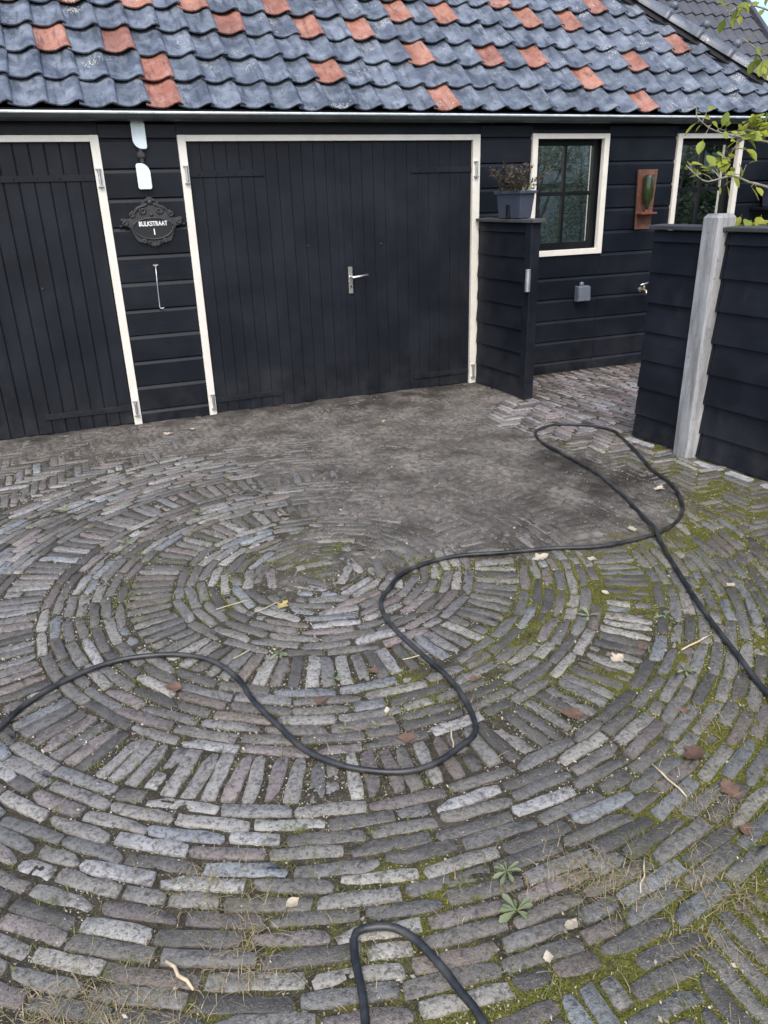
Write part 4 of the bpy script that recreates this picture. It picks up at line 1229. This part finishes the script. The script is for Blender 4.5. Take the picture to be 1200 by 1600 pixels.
for i, (x, y, sz, n, lb) in enumerate(WEEDS):
    t = empty('weed', (x, y, 0.0)); tag(t, lb, 'weed', 'weeds growing in the joints')
    for k in range(n):
        a = 6.283*k/n+random.gauss(0, .45); L = sz*random.uniform(0.35, 0.95); w = L*random.uniform(0.22, 0.40); el = random.uniform(0.1, 0.7)
        vs = []
        for u, ww in ((0, .12), (.3, .35), (.55, .8), (.8, 1.0), (1.0, .35)):
            px_, pz_ = L*u*math.cos(el*(1-u*.6)), L*u*math.sin(el)-0.25*L*u*u+0.006
            for v in (-1, 0, 1): vs.append((px_, v*w*ww/2, pz_+abs(v)*0.003))
        q = MB(); q.add(vs, [(r_*3+j, r_*3+j+1, r_*3+3+j+1, r_*3+3+j) for r_ in range(4) for j in range(2)])
        o = q.build('leaf', M['weed'], t, smooth=True); o.rotation_euler = (0, 0, a)

# where bricks lie, as a 4 mm raster, so that grass and litter sit in the joints
CELL = 0.004; GX0, GY0 = -1.5, -6.1; GNX, GNY = 1300, 1530
occ = np.zeros((GNY, GNX), bool)
for t_ in info:
    s = t_[1]
    if not (GX0+.15 < s[0] < GX0+GNX*CELL-.15 and GY0+.15 < s[1] < GY0+GNY*CELL-.15): continue
    i0 = int((s[0]-0.12-GX0)/CELL); j0 = int((s[1]-0.12-GY0)/CELL)
    xs_ = GX0+(np.arange(i0, i0+61)+.5)*CELL-s[0]; ys_ = GY0+(np.arange(j0, j0+61)+.5)*CELL-s[1]
    XX, YY = np.meshgrid(xs_, ys_); c_, n_ = math.cos(s[2]), math.sin(s[2])
    occ[j0:j0+61, i0:i0+61] |= (np.abs(XX*c_+YY*n_) < s[3]/2-0.001) & (np.abs(-XX*n_+YY*c_) < s[4]/2-0.001)
def blur(a, k):
    for ax in (0, 1):
        c = np.cumsum(np.pad(a, [(k+1, k) if i == ax else (0, 0) for i in (0, 1)], mode='edge'), axis=ax)
        a = (np.take(c, range(2*k+1, c.shape[ax]), axis=ax)-np.take(c, range(0, c.shape[ax]-2*k-1), axis=ax))/(2*k+1)
    return a
occb = blur(occ.astype(float), 2)
co_ = np.empty(len(bed_me.vertices)*3, np.float32); bed_me.vertices.foreach_get('co', co_); co_ = co_.reshape(-1, 3)
bxx, byy = co_[:, 0], co_[:, 1]
inside = (bxx > GX0+.2) & (bxx < GX0+GNX*CELL-.2) & (byy > GY0+.2) & (byy < GY0+GNY*CELL-.2)
ob = occb[np.clip(((byy-GY0)/CELL).astype(int), 0, GNY-1), np.clip(((bxx-GX0)/CELL).astype(int), 0, GNX-1)]
co_[:, 2] += np.where(inside, (ob-0.75)*0.016*np.clip(dirt_amount(bxx, byy)*1.6-0.3, 0, 1), 0)
bed_me.vertices.foreach_set('co', co_.ravel()); bed_me.update()
def occupied(x, y):
    return occ[np.clip(((y-GY0)/CELL).astype(int), 0, GNY-1), np.clip(((x-GX0)/CELL).astype(int), 0, GNX-1)]
def scatter(n, dens, keep_on=0.0):
    x = rng.uniform(-1.3, 3.4, n); y = rng.uniform(-5.9, -0.1, n)
    k = rng.random(n) < dens(x, y); x, y = x[k], y[k]
    oc = occupied(x, y); k = (~oc) | (rng.random(len(x)) < keep_on)
    return x[k], y[k], oc[k]
gq = MB(); sq = MB()
def blade(q, x, y, L, a, lean, w):
    d = Vector((math.cos(a), math.sin(a), 0)); s = Vector((-d.y, d.x, 0)); p = Vector((x, y, -0.006))
    pts = [p+d*(lean*L*u*u)+Vector((0, 0, L*u*(1-0.45*lean*u))) for u in (0, .35, .7, 1)]
    vs = []
    for i, pp in enumerate(pts[:-1]): ww = w*(1-0.25*i); vs += [pp-s*ww/2, pp+s*ww/2]
    vs.append(pts[-1]); q.add(vs, [(0, 1, 3, 2), (2, 3, 5, 4), (4, 5, 6)])
def gdens(x, y):
    left = np.exp(-((x-0.05)/0.7)**2-((y+3.0)/0.9)**2)
    return np.minimum(1, 0.14+1.0*left+0.75*moss_amount(x, y))*(dirt_amount(x, y) < 0.45)*(0.2+0.8*(fbm(x, y, 3.2, 2, 61) > 0.52))
gx_, gy_, _o = scatter(75000, gdens)
for x, y in zip(gx_.tolist(), gy_.tolist()):
    for k in range(random.randint(3, 7)):
        blade(gq, x+random.gauss(0, .005), y+random.gauss(0, .005), random.uniform(0.010, 0.027)*(1.7 if random.random() < .08 else 1), random.uniform(0, 6.28), random.uniform(0.3, 1.3), random.uniform(0.0016, 0.0034))
for (x, y, sp, n) in ((0.03, -4.62, .05, 50), (0.10, -4.68, .05, 60), (1.15, -4.98, .06, 110), (1.02, -5.03, .06, 70), (1.25, -5.2, .07, 80), (0.92, -4.95, .05, 50), (-0.2, -4.85, .06, 70), (0.0, -3.05, .10, 120), (0.95, -2.95, .10, 90), (1.1, -2.8, .12, 90), (2.3, -3.55, .07, 60)):
    for k in range(n):
        blade(gq, x+random.gauss(0, sp), y+random.gauss(0, sp), random.uniform(0.014, 0.045), random.uniform(0, 6.28), random.uniform(0.5, 1.6), random.uniform(0.0014, 0.003))
tag(gq.build('grass', M['grass']), 'short green grass sprouting from the paving joints', 'grass', kind='stuff')
for (x, y, sp, n) in ((-0.30, -4.80, .05, 110), (-0.22, -4.88, .06, 160), (0.05, -4.62, .05, 70), (1.22, -5.12, .05, 120), (0.98, -4.98, .04, 90), (1.45, -4.93, .05, 80), (-0.12, -4.93, .07, 160), (0.12, -4.86, .05, 90), (0.15, -4.75, .05, 60), (1.15, -5.25, .08, 110), (1.05, -5.03, .06, 90), (0.90, -4.95, .07, 80), (1.35, -4.86, .06, 60), (1.66, -4.62, .07, 60), (0.55, -4.95, .25, 80), (1.0, -3.6, .5, 80), (0.2, -4.5, .4, 90), (1.6, -4.5, .4, 100)):
    for k in range(int(n*1.8)):
        px_, py_ = x+random.gauss(0, sp), y+random.gauss(0, sp)
        blade(sq, px_, py_, random.uniform(0.012, 0.042), random.uniform(0, 6.28), random.uniform(0.9, 1.8), random.uniform(0.0012, 0.0034))
tag(sq.build('dead_grass', M['straw']), 'dry straw coloured grass lying over the bricks', 'dead grass', kind='stuff')
def mdens(x, y): return np.clip((moss_amount(x, y)-0.20)*1.9, 0, 1)*(dirt_amount(x, y) < 0.5)*(0.15+0.85*(fbm(x, y, 9, 3, 111) > 0.46))
x, y, oc = scatter(900000, mdens, 0.035)
n = len(x); a = rng.uniform(0, 6.28, n); hgt = rng.uniform(0.0025, 0.0075, n); wd = rng.uniform(0.0012, 0.0030, n); ln = rng.normal(0, 0.7, (2, n))*hgt
z = np.maximum(bed_height(x, y), np.where(oc, 0.0005, -0.03))-0.0008
V = np.stack([np.stack([x-np.cos(a)*wd, y-np.sin(a)*wd, z], 1), np.stack([x+np.cos(a)*wd, y+np.sin(a)*wd, z], 1), np.stack([x+ln[0], y+ln[1], z+hgt], 1)], 1).reshape(-1, 3)
mme = np_mesh('moss', V, np.arange(3*n).reshape(n, 3), M['moss'], False)
tag(link('moss', mme), 'yellow green moss cushions in the joints at the right', 'moss', kind='stuff')
# pale crumbs and chaff lying mostly in the joints
def cdens(x, y): return (0.18+0.82*np.clip((fbm(x, y, 2.4, 3, 71)-0.40)*6, 0, 1))*np.clip(1.2-dirt_amount(x, y), 0.14, 1)
x, y, oc = scatter(330000, cdens, 0.05)
n = len(x); sz = rng.uniform(0.0014, 0.0044, n)*np.where(rng.random(n) < 0.07, 1.8, 1.0); a = rng.uniform(0, 6.28, n)
ca, sa = np.cos(a)*sz, np.sin(a)*sz; el = rng.uniform(0.22, 0.7, n)
z = np.maximum(bed_height(x, y), np.where(oc, 0.0022, -0.02))+0.0012
V = np.stack([np.stack([x-ca, y-sa, z], 1), np.stack([x+sa*el, y-ca*el, z+rng.uniform(0, 1, n)*sz], 1),
              np.stack([x+ca, y+sa, z+rng.uniform(0, 1, n)*sz], 1), np.stack([x-sa*el, y+ca*el, z+rng.uniform(-.3, .6, n)*sz], 1)], 1).reshape(-1, 3)
cme = np_mesh('chaff', V, np.arange(4*n).reshape(n, 4), M['crumb'], False)
tag(link('chaff', cme), 'pale crumbs of leaf litter lodged between the bricks', 'litter', kind='stuff')

# ================================================================ TREE OVER THE FENCE
tree = empty('garden_tree', (5.05, -2.75, 0.0))
tag(tree, 'young tree behind the fence, yellow green leafy twigs reaching in at the right', 'tree')
TB = Vector((5.05, -2.75, 0))
q = MB(); q.tube([Vector((0, 0, -0.05)), Vector((0.02, 0.01, .8)), Vector((-0.03, 0.03, 1.6)), Vector((-0.08, 0.05, 2.4)), Vector((-0.05, 0.02, 3.3))], [0.075, 0.06, 0.05, 0.038, 0.015], 10)
q.build('trunk', M['bark'], tree, smooth=True)
BR = [[(4.98, -2.72, 1.55), (4.522, -2.33, 1.764), (3.9, -2.409, 1.826), (3.68, -2.431, 1.845), (3.555, -2.432, 1.865), (3.433, -2.428, 1.897), (3.338, -2.424, 1.953)],
      [(5.02, -2.72, 1.15), (4.331, -2.517, 1.439), (3.768, -2.583, 1.583), (3.629, -2.573, 1.613), (3.517, -2.572, 1.648), (3.401, -2.59, 1.636), (3.293, -2.613, 1.622), (3.234, -2.601, 1.649), (3.163, -2.582, 1.707)],
      [(4.97, -2.70, 2.2), (4.703, -1.981, 2.442), (4.153, -2.073, 2.538), (3.975, -2.046, 2.573), (3.821, -2.063, 2.531)],
      [(4.98, -2.70, 1.9), (4.545, -2.191, 2.095), (4.036, -2.221, 2.233), (3.923, -2.192, 2.332), (3.863, -2.145, 2.385)],
      [(3.68, -2.431, 1.845), (3.593, -2.46, 1.782), (3.531, -2.489, 1.716)]]
brs = []
for i, pl in enumerate(BR):
    c = catmull([Vector(p)-TB for p in pl], 0.05); n = len(c)
    r0 = 0.020 if i < 4 else 0.004
    q = MB(); q.tube(c, [r0*(1-u/(n-1))**1.2+0.0028 for u in range(n)], 7)
    brs.append(q.build('branch', M['twigbark'], tree, smooth=True))
def green_leaf(seed):
    r = random.Random(seed); vs = []; cup = r.uniform(0.1, 0.35); dr = r.uniform(0.0, 0.5)
    prof_ = [(0, .02), (.12, .35), (.3, .85), (.5, 1.0), (.7, .85), (.88, .45), (1.0, .03)]
    for u, w in prof_:
        for v in (-1, -.5, 0, .5, 1): vs.append((u, v*w*0.30, cup*abs(v)*w*0.3-dr*u*u*0.5+r.gauss(0, .008)))
    q = MB(); q.add(vs, [(i*5+j, i*5+j+1, i*5+6+j, i*5+5+j) for i in range(6) for j in range(4)])
    q.tube([(-0.18, 0, 0.02), (0, 0, 0)], 0.012, 4)
    return q.mesh('leaf', M['leaf_green'], True)
GL = [green_leaf(i) for i in range(6)]
LV = [(3.397, -2.373, 1.99), (3.368, -2.402, 1.899), (3.435, -2.4, 1.963), (3.479, -2.432, 1.928), (3.531, -2.446, 1.943), (3.607, -2.491, 1.908), (3.663, -2.498, 1.939), (3.731, -2.519, 1.954), (3.684, -2.536, 1.873), (3.736, -2.55, 1.888), (3.63, -2.525, 1.851), (3.74, -2.5, 2.003), (3.568, -2.49, 1.876), (3.65, -2.548, 1.818), (3.331, -2.453, 1.752), (3.276, -2.446, 1.721), (3.368, -2.483, 1.718), (3.428, -2.497, 1.739), (3.47, -2.531, 1.698), (3.401, -2.511, 1.684), (3.516, -2.557, 1.68), (3.433, -2.575, 1.568), (3.465, -2.5, 1.764), (3.524, -2.501, 1.812), (3.524, -2.582, 1.631), (3.645, -2.657, 1.568), (3.301, -2.475, 1.677), (3.492, -2.525, 1.731), (3.84, -2.03, 2.576), (3.88, -2.06, 2.54), (3.84, -2.08, 2.46), (3.90, -2.09, 2.49), (3.82, -2.03, 2.55), (3.98, -2.214, 2.27), (3.939, -2.182, 2.30), (3.90, -2.173, 2.35), (3.978, -2.246, 2.19), (3.957, -2.226, 2.22), (3.627, -2.572, 1.743), (3.656, -2.577, 1.758), (4.03, -2.10, 2.53), (3.98, -2.08, 2.58), (4.03, -2.25, 2.27),
      (3.72, -2.47, 1.97), (3.69, -2.42, 1.90), (3.75, -2.53, 1.93), (3.66, -2.46, 1.87), (3.78, -2.49, 1.90), (3.70, -2.50, 2.0), (3.73, -2.40, 1.87), (3.45, -2.50, 1.73), (3.38, -2.52, 1.75), (3.58, -2.50, 1.66), (3.99, -2.20, 2.33), (3.95, -2.15, 2.25), (3.92, -2.06, 2.58), (3.76, -2.45, 1.92), (3.80, -2.47, 1.86), (3.84, -2.44, 1.95), (3.78, -2.40, 2.0)]
allb = [Vector(p) for pl in BR for p in catmull(pl, 0.05)]
own = [i for i, pl in enumerate(BR) for p in catmull(pl, 0.05)]
LV = [(a_+random.gauss(0, e_), b_+random.gauss(0, e_), c_+random.gauss(0, e_)) for (a_, b_, c_) in LV for e_ in (0.004, 0.035)]
for p in LV:
    p = Vector(p); k = min(range(len(allb)), key=lambda i: (allb[i]-p).length); base = allb[k]
    dv = (p-base)
    if dv.length > 0.13: dv = dv*(0.13/dv.length)
    L = random.uniform(0.042, 0.088)
    if dv.length < 0.02: dv = Vector((random.gauss(0, 1), random.gauss(0, 1), random.gauss(0, 1))).normalized()*0.03
    x_ = (dv.normalized()*0.9+Vector((random.gauss(0, .3), random.gauss(0, .3), -0.35))).normalized()
    n_ = Vector((random.gauss(-0.2, .4), random.gauss(-0.4, .4), 1.0)); y_ = n_.cross(x_).normalized(); z_ = x_.cross(y_)
    mw = Matrix((x_*L, y_*L, z_*L)).transposed().to_4x4(); mw.translation = base+dv*0.75-x_*L*0.3-TB
    o = link('leaf', random.choice(GL), brs[own[k]]); o.matrix_local = mw
    q = MB()
    pts_ = [base-TB, base-TB+(dv*0.75-x_*L*0.4)*0.5+Vector((0, 0, 0.006)), base-TB+dv*0.75-x_*L*0.42]
    if (pts_[2]-pts_[0]).length > 0.02: q.tube(pts_, 0.0016, 4); q.build('twig', M['twigbark'], brs[own[k]])
# crown of the same tree outside the picture
q = MB()
for k in range(2600):
    a = Vector((random.gauss(0, 1), random.gauss(0, 1), random.gauss(0, 1))).normalized()*random.uniform(0.5, 1.0)**0.5
    p = Vector((0.55, -0.55, 3.0))+Vector((a.x*0.95, a.y*0.95, a.z*0.8))
    w_ = p+TB
    u_, v_, d_ = px_of(w_)
    if u_ < 1215 and d_ > 0: continue
    leaf_quads(q, [(p, (random.gauss(0, 1), random.gauss(0, 1), random.gauss(-.2, .6)), random.uniform(.06, .10), random.uniform(.03, .05))], 0)
q.build('crown', M['leaf_green'], tree)

# ivy on the fence top
iv = empty('ivy_plant', (3.64, -2.72, 1.36))
tag(iv, 'small bright ivy sprig on the fence top right of the concrete post', 'plant')
for k, (dx, dy, dz, s_) in enumerate(((-0.03, 0.15, 0.075, .07), (0.02, 0.12, 0.05, .075), (0.07, 0.10, 0.07, .085), (0.03, 0.10, 0.035, .06), (-0.05, 0.17, 0.05, .05), (0.10, 0.06, 0.05, .06), (0.05, 0.02, 0.04, .05), (0.09, -0.05, 0.045, .06))):
    o = link('leaf', GL[k % 6], iv); o.location = (dx, dy, dz); o.scale = (s_, s_*1.7, s_); o.rotation_euler = (random.gauss(-.5, .3), random.gauss(.3, .3), random.uniform(0, 6.28))
q = MB(); q.tube(catmull([(-0.02, 0.16, 0.03), (0.03, 0.1, 0.035), (0.06, 0.0, 0.03), (0.08, -0.12, 0.035)], 0.03), 0.003, 5); q.build('stem', M['stick2'], iv)

# ================================================================ GARDEN BEYOND THE FENCE (seen reflected in the panes)
def bush(name, loc, size, n, mat, label, cat, lw=(.05, .10)):
    t = empty(name, loc); tag(t, label, cat)
    q = MB(); sx, sy, sz = size
    lumps = [(random.uniform(-1, 1)*sx*.8, random.uniform(-1, 1)*sy*.5, random.uniform(.25, .95)*sz, random.uniform(.25, .5)) for _ in range(46)]
    for k in range(n):
        l = random.choice(lumps); v = Vector((random.gauss(0, 1), random.gauss(0, 1), random.gauss(0, 1))).normalized()*l[3]*random.uniform(.6, 1.05)
        p = Vector((l[0]+v.x*sx*.5, l[1]+v.y*sy*.9, max(0.05, l[2]+v.z*sz*.35)))
        leaf_quads(q, [(p, (random.gauss(0, 1), random.gauss(0, 1), random.gauss(0, .7)), random.uniform(*lw), random.uniform(lw[0]*.5, lw[1]*.55))], 0)
    q.build('foliage', mat, t)
    q = MB()
    for k in range(9):
        x0_ = random.uniform(-.8, .8)*sx
        q.tube([(x0_, 0, -0.1), (x0_+random.gauss(0, .1), random.gauss(0, .1), sz*.5), (x0_+random.gauss(0, .2), random.gauss(0, .15), sz*.9)], [.03, .022, .008], 6)
    q.build('stems', M['bark'], t)
    return t
bush('hedge', (8.6, -5.6, -0.09), (2.3, .6, 2.6), 15000, M['leaf_grey'], 'grey green garden hedge mirrored in the window beside the planter', 'hedge', (.03, .065))
bush('garden_shrub', (11.9, -5.4, -0.09), (2.2, .9, 3.2), 9000, M['leaf_dark'], 'dark leafy shrub mirrored in the window by the tree branches', 'shrub', (.07, .13))
bush('garden_shrub', (5.3, -8.6, -0.09), (1.6, .7, 2.4), 4000, M['leaf_dark'], 'dark shrub standing behind the viewer beyond the fence', 'shrub', (.07, .13))

sc = empty('reed_screen', (9.9, -6.7, -0.09))
tag(sc, 'tall grey green reed screen mirrored behind the hedge in the window panes', 'garden screen')
M['reed'] = simple('grey_green_reed', (0.52, 0.54, 0.46), 0.85, 0, 0.45, 14, 0.01)
for k in range(6):
    x0_ = -5.1+k*1.7
    q = MB(); n = 34
    for j in range(n):                       # upright reeds, uneven tops
        xa = x0_+0.05+j*1.62/n
        q.box(xa, xa+1.62/n*0.97, -0.02+random.uniform(-.012, .012), 0.02, 0.03, 3.5+random.uniform(-.15, .15))
    q.build('reed_panel', M['reed'], sc)
    q = MB(); q.box(x0_-0.05, x0_+0.045, -0.06, 0.04, 0, 3.55); q.build('post', M['bark'], sc, bevel=0.005)
for z_ in (0.5, 1.75, 3.0):
    q = MB(); q.box(-5.1, 5.1, 0.045, 0.085, z_, z_+0.06); q.build('rail', M['bark'], sc)

# ================================================================ NEIGHBOURING HOUSE
nb_ = empty('neighbour_house', (9.0, 6.5, 0)); nb_.location = (0, 0, 0)
tag(nb_, 'neighbouring house with dark grey tiled roof behind the ridge at upper right', 'house')
NX0, NX1 = 4.5, 12.2
s45 = math.sqrt(.5)
def np_(X, s, h=0.0): return Vector((X, 4.5+s*s45-h*s45, 2.7+s*s45+h*s45))
q = MB(); q.box(NX0+.3, NX1-.3, 5.0, 11.5, -0.1, 2.75); q.build('wall', M['wall2'], nb_)
q = MB()
a, b, c, d = np_(NX0, 0, -.03), np_(NX1-0.05, 0, -.03), np_(NX1-0.05, 5.2, -.03), np_(NX0, 5.2, -.03)
e, f = Vector((NX1-0.05, 2*c.y-a.y, a.z)), Vector((NX0, 2*c.y-a.y, a.z))
q.add([a, b, c, d, e, f], [(0, 1, 2, 3), (3, 2, 4, 5), (1, 4, 2), (0, 3, 5)])
nroof = q.build('roof', M['roof2'], nb_)
row = 0; s = 0.0
while s < 5.1:
    q = MB(); n = int((NX1-NX0)/0.055); vs = []
    for k in range(n+1):
        X = NX0+(NX1-NX0)*k/n; ph = ((X-NX0) % 0.22)/0.22
        h = 0.030+0.020*math.sin(2*math.pi*ph)
        vs += [np_(X, s, h), np_(X, s+0.36, h-0.024), np_(X, s, h-0.028)]
    q.add(vs, [f_ for k in range(n) for f_ in ((k*3, k*3+3, k*3+4, k*3+1), (k*3+2, k*3+5, k*3+3, k*3))])
    q.build('tile_course', M['roof2'], nroof)
    s += 0.33; row += 1
q = MB(); p0, p1 = np_(NX1, -0.05, -0.12), np_(NX1, 5.25, -0.12)
hv = Vector((0, -s45, s45))*0.19
q.add([p0+Vector((-.06, 0, 0)), p0+Vector((.03, 0, 0)), p0+Vector((.03, 0, 0))+hv, p0+Vector((-.06, 0, 0))+hv, p1+Vector((-.06, 0, 0)), p1+Vector((.03, 0, 0)), p1+Vector((.03, 0, 0))+hv, p1+Vector((-.06, 0, 0))+hv],
      [(0, 1, 2, 3), (4, 7, 6, 5), (0, 4, 5, 1), (1, 5, 6, 2), (2, 6, 7, 3), (3, 7, 4, 0)])
q.build('verge', M['roof2'], nroof)
print('bricks', len(info))
